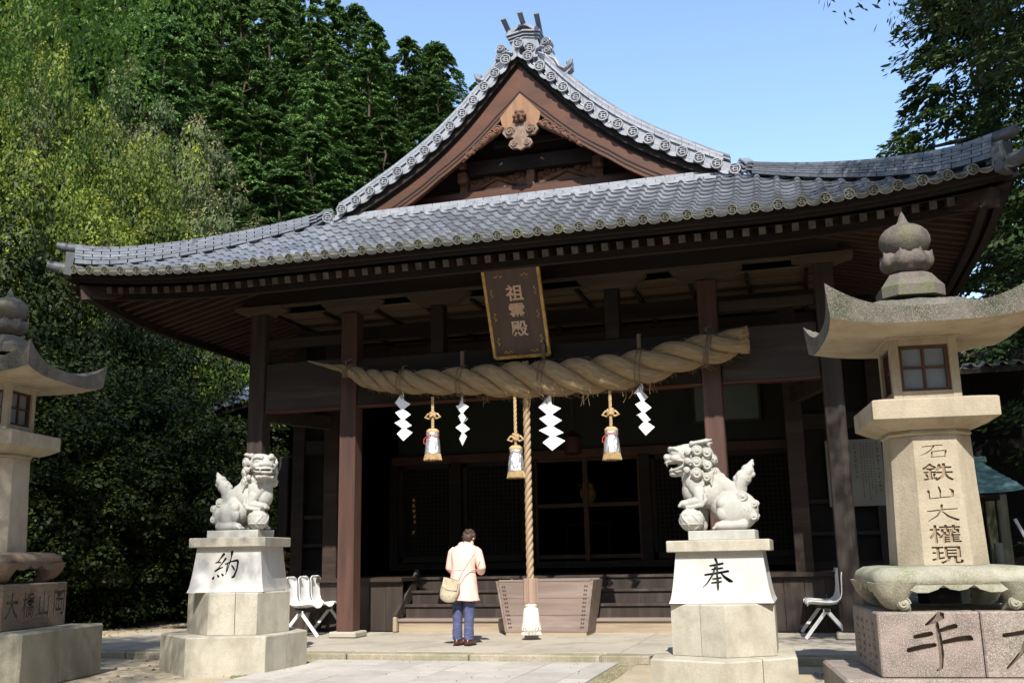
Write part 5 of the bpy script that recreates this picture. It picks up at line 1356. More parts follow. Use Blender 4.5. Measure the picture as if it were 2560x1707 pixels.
    loft(mm, [sq(.335, zm+.002), sq(.40, zm+.03), sq(.475, zm+.075), sq(.48, zm+.08), sq(.48, zm+.225), sq(.465, zm+.235), sq(.36, zm+.255)]); B(mm, 'platform_slab', 'lantern')
    zc0 = zm+.257; zc1 = zc0+.52; cw = .265
    # light chamber: four corner posts, top and bottom rails, wooden windows
    for sx in (-1, 1):
        for sy in (-1, 1): mm = MB(); mm.box((sx*(cw-.035), sy*(cw-.035), (zc0+zc1)/2), (.07, .07, zc1-zc0), bev=.004); B(mm, 'chamber_post', 'lantern')
    for k in range(4):
        q = Matrix.Rotation(k*math.pi/2, 4, 'Z')
        for zz, hh_ in ((zc0+.034, .068), (zc1-.034, .068)): mm = MB(); mm.box((0, -cw+.037, zz), (2*cw-.142, .068, hh_)); mm.xf(q); B(mm, 'chamber_rail', 'lantern')
        mm = MB(); a_ = cw-.071; zA, zB = zc0+.068, zc1-.068
        for sx in (-1, 1): mm.box((sx*(a_-.013), -cw+.045, (zA+zB)/2), (.026, .04, zB-zA))
        mm.box((0, -cw+.045, zA+.012), (2*a_-.052, .04, .024)); mm.box((0, -cw+.045, zB-.012), (2*a_-.052, .04, .024)); mm.box((0, -cw+.05, (zA+zB)/2), (.020, .02, zB-zA-.05)); mm.box((0, -cw+.051, zA+.52*(zB-zA)), (2*a_-.054, .018, .018)); mm.xf(q)
        o = B(mm, 'window_frame', 'frame_wood')
        mm = MB(); mm.box((0, -cw+.066, (zA+zB)/2), (2*a_-.04, .006, zB-zA-.03)); mm.xf(q); mm.build('window_pane', 'window_glass', o)
    # roof
    zr = zc1; hr = .765; n = 20; mm = MB()
    def rf(top):
        def f(u_, v_):
            x, y = 2*u_-1, 2*v_-1; r_ = max(abs(x), abs(y)); s_ = min(abs(x), abs(y))/max(r_, 1e-6)
            crn = (s_**3.2)*(r_**2.5)*.215
            if top: z = zr+.10+ .34*(1-r_)**1.0*(1-.15*r_)-.075*math.sin(math.pi*min(1, r_*1.0))*(r_)+crn+.06*math.exp(-((r_-.42)/.12)**2)*(1-.5*s_)+.05*r_**8
            else: z = zr+.0+crn*.34+max(0, r_-.35)*.03
            k = hr*(1+.03*s_**4*r_**3)
            if top: k *= (1+.035*r_**6*s_**2)
            return (x*k, y*k, z)
        return f
    nv = n*2; g1 = MB(); g1.grid(rf(True), nv, nv); g2 = MB(); g2.grid(rf(False), nv, nv); g2.f = [f[::-1] for f in g2.f]; g2.m = [1]*len(g2.f)
    mm.join(g1); mm.join(g2); N1 = (nv+1)**2; idx = lambda i, j: j*(nv+1)+i; E = [idx(i, 0) for i in range(nv)]+[idx(nv, j) for j in range(nv)]+[idx(i, nv) for i in range(nv, 0, -1)]+[idx(0, j) for j in range(nv, 0, -1)]
    for a, b in zip(E, E[1:]+E[:1]): mm.f.append((a, a+N1, b+N1, b)); mm.m.append(0)
    o = B(mm, 'lantern_roof', ['lantern_roof', 'lantern'], 40); flipfix(o.data)
    mm = MB(); mm.box((0, 0, zr+.0), (.57, .57, .03), bev=.004); B(mm, 'roof_seat', 'lantern')
    zt = zr+.43
    mm = MB(); loft(mm, [oct_(.255, .11, zt-.06), oct_(.255, .11, zt+.03), oct_(.21, .09, zt+.09), oct_(.17, .07, zt+.15), oct_(.13, .055, zt+.165)]); B(mm, 'finial_base', 'lantern_top')
    z5 = zt+.165
    mm = MB(); mm.lathe([(.10, z5), (.15, z5+.02), (.205, z5+.09), (.205, z5+.14), (.15, z5+.175)], 24)
    for k in range(8):
        a = 2*math.pi*(k+.5)/8; c_ = Vector((math.cos(a), math.sin(a), 0)); ell(mm, (c_.x*.155, c_.y*.155, z5+.115), (.075, .075, .085), sub=2); cap(mm, (c_.x*.19, c_.y*.19, z5+.13), (c_.x*.215, c_.y*.215, z5+.195), .035, .008)
    me = remeshed(mm, .011, ['lantern_top'], 'lotus_bud', 2); put('lotus_bud', me, t)
    mm = MB(); z6 = z5+.17; mm.lathe([(.11, z6-.02), (.16, z6+.02), (.20, z6+.08), (.213, z6+.12), (.210, z6+.165), (.192, z6+.205), (.160, z6+.24), (.115, z6+.268), (.066, z6+.285), (.044, z6+.31), (.022, z6+.37), (.0, z6+.415)], 28); B(mm, 'jewel', 'lantern_top', True)
    return t, zc0, zc1
MT['window_glass'] = material('paper_behind_glass', (.16, .18, .20), rough=.12, spec=.6)
lantern('weathered stone lantern in the right foreground with a vertical inscription down its shaft', 1.0, 8.98, R(6), .345, True, True, GZ, 'moss_stone', 'pink_stone', 'pink_stone', (-.02, .03, 1.74, 1.44), None)
lantern('weathered stone lantern at the left edge of the picture on a tall concrete block', -8.72, 9.22, R(10), .625, False, True, GZ, 'rust_stone', 'rust_stone', 'concrete', (.05, .0, 1.86, 1.62), '岡山橋大')

# ================================================================== PERSON
PXp, PYp = -4.47, 13.02
ps = thing('person', 'person seen from behind bowing in a pale pink coat and blue jeans before the steps', 'person', (PXp, PYp, PZ), R(-8))
b = MB()
for s_ in (-1, 1):
    cap(b, (s_*.085, .0, .76), (s_*.082, -.01, .44), .082, .055); cap(b, (s_*.082, -.01, .44), (s_*.078, -.03, .09), .052, .036)
    ell(b, (s_*.078, .02, .05), (.04, .10, .04))
    cap(b, (s_*.165, .05, 1.22), (s_*.225, .06, .98), .050, .042); cap(b, (s_*.225, .06, .98), (s_*.055, .27, 1.03), .038, .026)
    ell(b, (s_*.03, .30, 1.06), (.016, .035, .045), (20, 0, 0))
ell(b, (0, .0, .80), (.15, .11, .12)); ell(b, (0, .01, .98), (.135, .10, .18)); ell(b, (0, .04, 1.14), (.165, .105, .15)); cap(b, (-.13, .05, 1.23), (.13, .05, 1.23), .055, .055); cap(b, (0, .06, 1.25), (.0, .11, 1.34), .048, .045)
HC = Vector((.015, .15, 1.395)); HT = Matrix.Translation(HC) @ Euler((R(38)*-1, 0, R(-6))).to_matrix().to_4x4()
ell(b, (0, 0, .01), (.072, .088, .098), T=HT); ell(b, (0, .035, -.045), (.055, .055, .055), T=HT); ell(b, (0, .095, -.015), (.011, .016, .018), T=HT, sub=2)
for s_ in (-1, 1):
    ell(b, (s_*.075, .0, -.005), (.010, .018, .028), T=HT, sub=2); ell(b, (s_*.028, .078, .008), (.012, .010, .008), T=HT, sub=2)
ell(b, (0, .082, -.052), (.022, .010, .008), T=HT, sub=2)
for s_ in (-1, 1):   # praying hands: four fingers and a thumb each
    for j in range(4):
        cap(b, (s_*.013, .285+.020*j, 1.085+(.0)), (s_*.009, .30+.021*j, 1.155-.010*abs(j-1.4)), .0085, .007)
    cap(b, (s_*.02, .27, 1.06), (s_*.016, .255, 1.11), .010, .008)
me = remeshed(b, .0075, ['skin'], 'body', 2); put('body', me, ps)
# coat
c = MB(); rings = []; nn = 40; pr = random.Random(5)
def coat_r(z):
    tab = [(.60, .215, .165, -.01), (.66, .205, .158, -.01), (.80, .185, .145, -.005), (.92, .168, .130, 0), (.99, .158, .122, .005), (1.06, .168, .125, .015), (1.14, .185, .130, .03), (1.22, .190, .120, .045), (1.27, .160, .095, .055), (1.305, .100, .075, .07), (1.325, .070, .065, .08)]
    return interp(tab, z)
zs_ = [.60+.02*i for i in range(36)]+[1.315]
for z in zs_:
    _, rx_, ry_, oy = coat_r(z); r_ = []
    for i in range(nn):
        a = 2*math.pi*i/nn; fold = 1+.045*math.sin(a*7+1.3+.8*math.sin(z*9))*max(0, (.98-z)/.38)+.016*math.sin(a*9+z*14)+.012*math.sin(z*60+3*a)*max(0, 1-abs(z-1.0)/.12)
        slit = .0
        r_.append((rx_*fold*math.copysign(abs(math.cos(a))**.85, math.cos(a)), oy+ry_*fold*math.copysign(abs(math.sin(a))**.85, math.sin(a)), z+(.025*math.cos(a-2.6) if z < .7 else 0)))
    rings.append(r_)
vs = [p for r_ in rings for p in r_]; c.add(vs, [(j*nn+i, j*nn+(i+1) % nn, (j+1)*nn+(i+1) % nn, (j+1)*nn+i) for j in range(len(rings)-1) for i in range(nn)]+[tuple((len(rings)-1)*nn+i for i in range(nn))])
co = c.build('coat', 'coat', ps, True)
for s_ in (-1, 1):
    m = MB(); m.tube([(s_*.140, .045, 1.235), (s_*.185, .05, 1.20), (s_*.215, .055, 1.10), (s_*.238, .06, .995), (s_*.215, .09, .955), (s_*.15, .17, .975), (s_*.085, .245, 1.01)], [.062, .067, .062, .060, .060, .050, .042], 16)
    put('sleeve', remeshed(m, .012, ['coat'], 'sleeve', 3), ps)
m = MB(); m.tube([(.083*math.cos(a), .075+.075*math.sin(a), 1.312+.018*math.sin(a)) for a in [2*math.pi*q/24 for q in range(25)]], .024, 10); m.build('collar', 'coat', co, True)
m = MB(); m.tube([(coat_r(.975)[1]*1.02*math.cos(a), .004+coat_r(.975)[2]*1.03*math.sin(a), .975+.003*math.sin(5*a)) for a in [2*math.pi*q/40 for q in range(41)]], .006, 6); m.build('waist_seam', 'coat', co, True)
m = MB(); m.tube([(p[0]*1.005, p[1], p[2]) for p in rings[0]+rings[0][:1]], .006, 6); m.tube([(.095*math.cos(a), .07+.08*math.sin(a), 1.292+.014*math.sin(a)) for a in [math.pi+.3+(math.pi-.6)*q/16 for q in range(17)]], .005, 5); m.build('coat_piping', 'coat_trim', co, True)
for s_ in (-1, 1):
    m = MB(); m.tube([(s_*.09, .0, .74), (s_*.088, -.008, .60), (s_*.086, -.01, .46), (s_*.085, -.02, .30), (s_*.083, -.03, .15), (s_*.083, -.03, .075)], [.095, .088, .072, .064, .062, .060], 18)
    for j in range(5): m.tube([(s_*.084+.062*math.cos(a), -.028+.060*math.sin(a), .10+.028*j+.014*math.sin(a*2+j)) for a in [2*math.pi*q/16 for q in range(17)]], .009, 6)
    put('trouser_leg', remeshed(m, .009, ['jeans'], 'trouser_leg', 3), ps)
    m = MB(); cap(m, (s_*.082, -.06, .045), (s_*.088, .10, .038), .043, .036); ell(m, (s_*.082, -.05, .06), (.042, .045, .05)); me = remeshed(m, .007, ['shoe'], 'shoe', 2); sh_ = put('shoe', me, ps)
    m = MB(); m.box((s_*.084, .02, .008), (.082, .225, .016), bev=.006); m.build('shoe_sole', 'black', sh_)
m = MB(); ell(m, (0, -.012, .025), (.086, .094, .092), T=HT); ell(m, (0, -.04, -.02), (.078, .062, .075), T=HT)
pr = random.Random(11)
for i in range(46):
    a = pr.uniform(0, 6.28); e_ = pr.uniform(-.5, 1.5); d = Vector((math.cos(a)*math.cos(e_), math.sin(a)*math.cos(e_)-.2, math.sin(e_)))
    if d.y > .55 and d.z < .4: continue
    ell(m, tuple(d*.082+Vector((0, -.012, .015))), (.022, .022, .016), T=HT, sub=2)
put('hair', remeshed(m, .008, ['hair'], 'hair', 1), ps)
# bag
bg_ = thing('shoulder_bag', 'cream shoulder bag with small dark flowers at the left hip of the bowing person', 'bag', (PXp-.165, PYp-.19, PZ+.60), R(-8))
bg_.rotation_euler = (0, R(14), R(-8))
m = MB(); n = 22
def bagf(u_, v_):
    x, z = 2*u_-1, v_; hw = .105+.035*math.sin(math.pi*min(1, z*.9+.1)); zz = .27*z; sag = -.035*(1-x*x)*(1-z); return (x*hw+.02*z, 0, zz+sag)
vsF = []
for k in range(2):
    s_ = -1 if k == 0 else 1; g_ = MB(); g_.grid(lambda u_, v_: (bagf(u_, v_)[0], s_*.055*(1-(2*u_-1)**4)*(1-.5*(2*v_-1)**4), bagf(u_, v_)[2]), n, n)
    if k: g_.f = [f[::-1] for f in g_.f]
    m.join(g_)
me = m.mesh('bag_body', 'bag', True); bm_ = bmesh.new(); bm_.from_mesh(me); bmesh.ops.remove_doubles(bm_, verts=bm_.verts, dist=.0005); bm_.to_mesh(me); bm_.free(); me.polygons.foreach_set('use_smooth', [True]*len(me.polygons)); put('bag_body', me, bg_)
m = MB(); m.grid(lambda u_, v_: (-.112+.224*u_+.018, -.050-.016*math.sin(math.pi*u_), .275-.125*v_-.02*math.sin(math.pi*u_)*v_), 8, 4); m.build('bag_flap', 'bag', bg_, True)
m = MB(); m.tube([(.10, 0, .24), (.13, -.01, .34), (.16, -.01, .44), (.20, -.0, .54), (.235, -.0, .62)], .011, 6, flat=.5)
m.tube([(.235, 0, .62), (.27, .02, .70), (.28, .06, .735)], .011, 6, flat=.5); m.build('bag_strap', 'strap', bg_, True)

MT['red_dark'] = material('dim_red_lacquer', (.045, .014, .012), rough=.6)
MT['gold_text'] = material('gilded_letters', (.75, .55, .10), rough=.5)
# ================================================================== NOTICE BOARD, PICTURES, INNER LAMP
nb = thing('notice_board', 'pale notice board with vertical writing on the wall behind the right pillar', 'notice board', (.80, 16.98, 1.96))
m = MB(); m.box((0, 0, .53), (.86, .03, 1.06), bev=.006); m.build('board_panel', 'board', nb)
def faux(m_, x, y, z, w_, h_, pr):
    for q in range(4):
        if pr.random() < .5: m_.box((x+pr.uniform(-.1, .1)*w_, y, z+pr.uniform(-.4, .4)*h_), (w_*pr.uniform(.5, .95), .002, h_*.12))
        else: m_.box((x+pr.uniform(-.35, .35)*w_, y-.0004, z), (w_*.14, .002, h_*pr.uniform(.4, .9)))
m = MB(); pr = random.Random(8)
for x, n, sz in ((.36, 12, .052), (.29, 20, .034), (.245, 17, .034), (.20, 21, .034), (.155, 15, .034), (.11, 20, .034), (.02, 9, .05), (-.06, 4, .034), (-.11, 16, .034), (-.27, 20, .030), (-.32, 18, .030), (-.37, 12, .036)):
    for j in range(n): faux(m, x, -.0165, .98-j*sz*1.28, sz*.8, sz, pr)
m.build('board_writing', 'textink', nb, kind='stuff')
fp = thing('framed_picture', 'dim framed picture hung high on the wall behind the right end of the great rope', 'picture', (-1.25, 18.44, 3.62), 0)
m = MB(); m.box((0, 0, .32), (1.14, .03, .62)); m.build('picture_sheet', 'picture', fp)
m = MB()
for sx in (-1, 1): m.box((sx*.585, -.01, .32), (.04, .06, .70))
for z in (-.01, .65): m.box((0, -.01, z), (1.13, .06, .04))
m.build('picture_frame', 'wood_mid', fp)
il = thing('altar_ornament', 'dim golden altar ornament glimpsed through the open doors inside the hall', 'ornament', (-4.45, 21.2, 2.35), 0)
m = MB(); m.lathe([(.02, .42), (.10, .40), (.17, .30), (.18, .18), (.12, .05), (.05, .0)], 16); m.lathe([(.22, .385), (.05, .45), (.02, .55)], 12); m.tube([(0, 0, .5), (0, 0, 3.0)], .008, 5); m.build('ornament_body', 'gold', il, True)
m = MB(); m.box((0, 0, -.42), (1.1, .5, .05)); m.box((-.45, 0, -.92), (.06, .4, 1.0)); m.box((.45, 0, -.92), (.06, .4, 1.0)); o_ = m.build('altar_stand', 'wood_dark', None, off=(0, 0, 0)); o_.location = (-4.45, 21.2, 2.35); o_['label'] = 'dark altar stand under the golden ornament inside the hall'; o_['category'] = 'altar'
rl = thing('red_lamp', 'dim red hanging lamp behind the bell rope above the door lintel', 'lamp', (-4.45+.57, 17.3, 3.02), 0)
m = MB(); m.lathe([(.10, 0), (.155, .03), (.165, .12), (.155, .30), (.10, .33)], 18); m.lathe([(.19, .30), (.06, .40), (.02, .42)], 12); m.build('lamp_body', 'red_dark', rl, 40)
m = MB(); m.tube([(0, 0, .4), (0, 0, 2.15)], .006, 5); m.build('lamp_chain', 'steel_dark', rl)
gs = thing('prayer_strip', 'narrow gilded strip with characters hung on the left lattice door', 'sign', (XC-3.43, 18.52, 1.72), 0)
m = MB()
pr = random.Random(3)
for j in range(7):
    if j != 5: faux(m, 0, -.010, .68-.105*j, .07, .08, pr)
m.build('strip_lettering', 'gold_text', gs); m = MB(); m.box((0, 0, .36), (.11, .012, .82)); m.build('strip_board', 'wood_dark', gs)
MT['post_wood'] = material('mossy_post_wood', (.20, .18, .13), (.12, .13, .07), 4, .9, .003, 20, stretch=(3, 3, .3))

# ================================================================== PLANTS
def leaves(name, C, D, U, L, W, tint, mat, droop=0):
    """rhombic leaf faces: centres C, long axis D, up hint U"""
    n = len(C); D = D/np.linalg.norm(D, axis=1, keepdims=True); Sd = np.cross(D, U); Sd /= (np.linalg.norm(Sd, axis=1, keepdims=True)+1e-9)
    L = np.asarray(L).reshape(-1, 1); W = np.asarray(W).reshape(-1, 1)
    V = np.empty((n, 4, 3), np.float32); V[:, 0] = C-D*L/2; V[:, 1] = C+Sd*W/2+D*L*.05; V[:, 2] = C+D*L/2; V[:, 3] = C-Sd*W/2+D*L*.05
    me = bpy.data.meshes.new(name); me.vertices.add(4*n); me.vertices.foreach_set('co', V.ravel()); me.loops.add(4*n); me.loops.foreach_set('vertex_index', np.arange(4*n, dtype=np.int32))
    me.polygons.add(n); me.polygons.foreach_set('loop_start', np.arange(0, 4*n, 4, dtype=np.int32)); me.polygons.foreach_set('loop_total', np.full(n, 4, np.int32))
    me.update(calc_edges=True); at = me.attributes.new('tint', 'FLOAT', 'FACE'); at.data.foreach_set('value', np.clip(tint, 0, 1).astype(np.float32)); me.materials.append(MT[mat]); return me
def rs(seed): return np.random.RandomState(seed)
def unit(r, n):
    v = r.normal(size=(n, 3)); return v/np.linalg.norm(v, axis=1, keepdims=True)
def conifer(seed, H_, Rm, n_b=300, n_l=150, mat='hinoki', low=.0, size=.155, open_=0):
    r = rs(seed); C = []; D = []; U = []; L = []; T = []
    for b in range(n_b):
        t = low+(1-low)*r.rand()**.8; Rt = Rm*min(1, (1-t)**.58*1.15)*(.6+.4*min(1, (t-low)/.18)) + .08
        az = r.rand()*6.283; ro = Rt*(.74+.32*r.rand()) if b % 4 else Rt*.5*r.rand(); z = H_*t*.97-.2*ro*.6
        c = np.array([ro*math.cos(az), ro*math.sin(az), z]); out = np.array([math.cos(az), math.sin(az), 0.]); tan = np.array([-out[1], out[0], 0])
        sx = (.22+.26*r.rand())*(Rm/2.4)*(1-.35*t); m = n_l; a = (r.rand(m)-.5)*2; e = r.rand(m); k = r.rand(m)
        # a bough: a drooping fan that widens outward, upper side dense
        q = out*((e*1.9-.7)*sx)[:, None]+tan*(a*sx*1.05*(.35+.65*e))[:, None]; q[:, 2] = (.30*sx*(1-a*a)*(1-e*.6)*k) - .55*sx*e**2 - .25*sx*np.abs(a)+.10*sx*r.normal(size=m)
        nr = np.array([0, 0, 1.])+out*.75*e[:, None]+tan*(a*.6)[:, None]+r.normal(size=(m, 3))*.38; d = out*(.6+.4*e)[:, None]+tan*(a*.9)[:, None]+np.array([0, 0, -.35])+r.normal(size=(m, 3))*.25
        C.append(c+q); D.append(d); U.append(nr); L.append(size*(.6+.8*r.rand(m))); br = .25+.75*r.rand()
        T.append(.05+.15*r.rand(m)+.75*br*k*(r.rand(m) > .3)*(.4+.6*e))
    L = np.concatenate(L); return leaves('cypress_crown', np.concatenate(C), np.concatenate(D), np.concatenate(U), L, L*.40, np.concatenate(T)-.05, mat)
def broadleaf(seed, H_, Rm, n_b=150, n_l=75, mat='broad', size=.15, flat=.85, hang=0, low=.22, wratio=.62, cs=1.0):
    r = rs(seed); C = []; D = []; U = []; L = []; T = []
    cz = H_*(low+1)/2; hz = H_*(1-low)/2; ph = r.rand(6)*6.28
    for b in range(n_b):
        v = unit(r, 1)[0]; k = (.3+.5*r.rand()) if b % 6 == 0 else (.80+.20*r.rand())
        lump = 1+.15*math.sin(3.1*v[0]*2+ph[0]+2*v[2])+.15*math.sin(4.3*v[1]*2+ph[1]+v[2]*3)+.08*math.sin(9*v[0]+7*v[2]+ph[2])
        c = np.array([v[0]*Rm*k*lump, v[1]*Rm*k*lump, cz+v[2]*hz*k*lump]); sx = Rm*cs*(.12+.10*r.rand()); m = n_l; sz = sx*(.55+.3*r.rand())
        n0 = unit(r, m); n0[:, 2] = np.where(r.rand(m) < .82, np.abs(n0[:, 2]), n0[:, 2]); rad = .80+.24*r.rand(m, 1)**.7
        q = n0*rad*np.array([sx, sx, sz]); q[:, 2] -= .35*(q[:, 0]**2+q[:, 1]**2)/sx
        nr = n0*np.array([1, 1, sx/sz])+r.normal(size=(m, 3))*.30+np.array([0, 0, .25]); d = np.cross(nr, unit(r, m))+np.array([0, 0, -.10-hang])+n0*.25
        C.append(c+q); D.append(d); U.append(nr)
        L.append(size*(.6+.8*r.rand(m))); T.append(.02+.22*r.rand(m)+.85*np.clip(n0[:, 2], 0, 1)**1.5*(.15+.85*r.rand())*(.35+.65*max(0, min(1, v[2]+.5)))*(.6+.4*r.rand(m)))  # tint puts sunlit tops and new growth into colour, undersides stay dark
    L = np.concatenate(L); return leaves('broadleaf_crown', np.concatenate(C), np.concatenate(D), np.concatenate(U), L, L*wratio, np.concatenate(T)-.08, mat)
def trunk_mesh(seed, H_, r0, limbs=7, spread=.9, up=.5, lo=.3):
    pr = random.Random(seed); m = MB(); P = [(0, 0, -.6)]
    for i in range(1, 8): P.append((pr.uniform(-.05, .05)*i, pr.uniform(-.05, .05)*i, H_*.92*i/7))
    m.tube(P, [r0*(1.15-.145*i) for i in range(8)], 9)
    for k in range(limbs):
        t = lo+(.95-lo)*k/limbs; z = H_*.92*t; i = t*7; a = k*2.4+pr.uniform(-.4, .4); l = spread*(1-t*.55)*pr.uniform(.8, 1.15)
        b = Vector(P[int(i)]).lerp(Vector(P[min(7, int(i)+1)]), i-int(i)); c = b+Vector((math.cos(a)*l*.5, math.sin(a)*l*.5, up*l*.45)); d = b+Vector((math.cos(a)*l, math.sin(a)*l, up*l*.7))
        m.tube([b, c, d], [r0*(.5-.3*t), r0*(.32-.2*t), r0*.06], 6)
    return m.mesh('trunk', 'bark', True)
CR = {
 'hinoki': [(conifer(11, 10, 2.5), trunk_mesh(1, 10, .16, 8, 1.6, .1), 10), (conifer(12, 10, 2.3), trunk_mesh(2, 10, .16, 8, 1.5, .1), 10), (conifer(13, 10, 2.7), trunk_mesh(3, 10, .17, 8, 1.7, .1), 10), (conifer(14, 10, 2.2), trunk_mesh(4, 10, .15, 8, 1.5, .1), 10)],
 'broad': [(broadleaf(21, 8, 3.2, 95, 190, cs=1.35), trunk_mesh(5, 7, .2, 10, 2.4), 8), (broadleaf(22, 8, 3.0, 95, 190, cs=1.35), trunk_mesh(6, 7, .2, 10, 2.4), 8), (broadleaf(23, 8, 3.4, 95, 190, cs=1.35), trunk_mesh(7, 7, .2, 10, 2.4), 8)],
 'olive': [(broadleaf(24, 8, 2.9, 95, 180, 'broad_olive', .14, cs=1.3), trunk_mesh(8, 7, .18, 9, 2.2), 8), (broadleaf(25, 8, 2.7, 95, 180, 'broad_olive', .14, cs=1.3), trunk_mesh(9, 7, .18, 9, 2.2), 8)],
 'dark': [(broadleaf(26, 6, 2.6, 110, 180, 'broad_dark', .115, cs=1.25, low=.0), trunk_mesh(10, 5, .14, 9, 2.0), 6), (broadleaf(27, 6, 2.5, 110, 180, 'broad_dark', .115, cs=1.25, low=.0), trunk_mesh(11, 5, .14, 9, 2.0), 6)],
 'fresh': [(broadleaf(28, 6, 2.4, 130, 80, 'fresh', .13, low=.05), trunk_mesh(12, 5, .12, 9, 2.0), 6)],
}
LAB = {'hinoki': ('cypress_tree', 'dark green cypress in the dense stand on the hillside behind the shrine', 'cypresses on the hillside'),
       'broad': ('broadleaf_tree', 'yellow green broadleaf tree on the slope left of the shrine roof', 'bright broadleaf trees on the left slope'),
       'olive': ('broadleaf_tree', 'olive and russet broadleaf tree between the bright trees and the cypresses', 'olive trees on the left slope'),
       'dark': ('evergreen_tree', 'dark evergreen in the shaded thicket beside the left end of the shrine', 'dark evergreens in the shaded thicket'),
       'fresh': ('evergreen_tree', 'fresh green bush catching the sun under the left eaves of the shrine', 'fresh green bushes beside the left eaves')}
def plant(kind, x, y, z, h, rad=None, i=0, label=None, group=None, sq=1.0):
    cm, tm_, h0 = CR[kind][i % len(CR[kind])]; nm, lb, gp = LAB[kind]; s = h/h0
    if not label:
        a_, b_ = place_words(x, y, z+h*.85); short = {'hinoki': 'dark cypress', 'broad': 'yellow green tree', 'olive': 'russet olive tree', 'dark': 'dark evergreen', 'fresh': 'fresh green bush'}[kind]
        lb = '%s, %s in the stand, %s' % (short, b_, a_)
    k = thing(nm, label or lb, 'tree' if kind not in ('fresh',) else 'bush', (x, y, z), rnd.uniform(0, 6.28), group or gp)
    if label: del k['group']
    base = {'hinoki': 2.5, 'broad': 3.2, 'olive': 2.8, 'dark': 2.55, 'fresh': 2.4}[kind]
    sx = (rad/base) if rad else max(.85, min(1.15, s))*rnd.uniform(.92, 1.1)
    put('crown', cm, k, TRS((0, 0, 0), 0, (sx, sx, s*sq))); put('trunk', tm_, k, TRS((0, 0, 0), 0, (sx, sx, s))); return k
from mathutils import Vector as _V
def place_words(x, y, z):
    d = _V((x, y, z))-cam.location; zz = d.dot(cf); u_ = 1280+2500*d.dot(cr)/zz; v_ = 853-2500*d.dot(cu)/zz
    a = 'at the left picture edge' if u_ < 110 else 'above the left stone lantern' if u_ < 230 else 'above the left tip of the roof' if u_ < 340 else 'over the left eaves' if u_ < 480 else 'over the left roof slope' if u_ < 640 else 'over the upper left slope' if u_ < 820 else 'left of the gable' if u_ < 980 else 'just left of the roof crest'
    b = 'topmost' if v_ < 130 else 'high' if v_ < 300 else 'midway up' if v_ < 480 else 'low' if v_ < 700 else 'bottom'
    return a, b
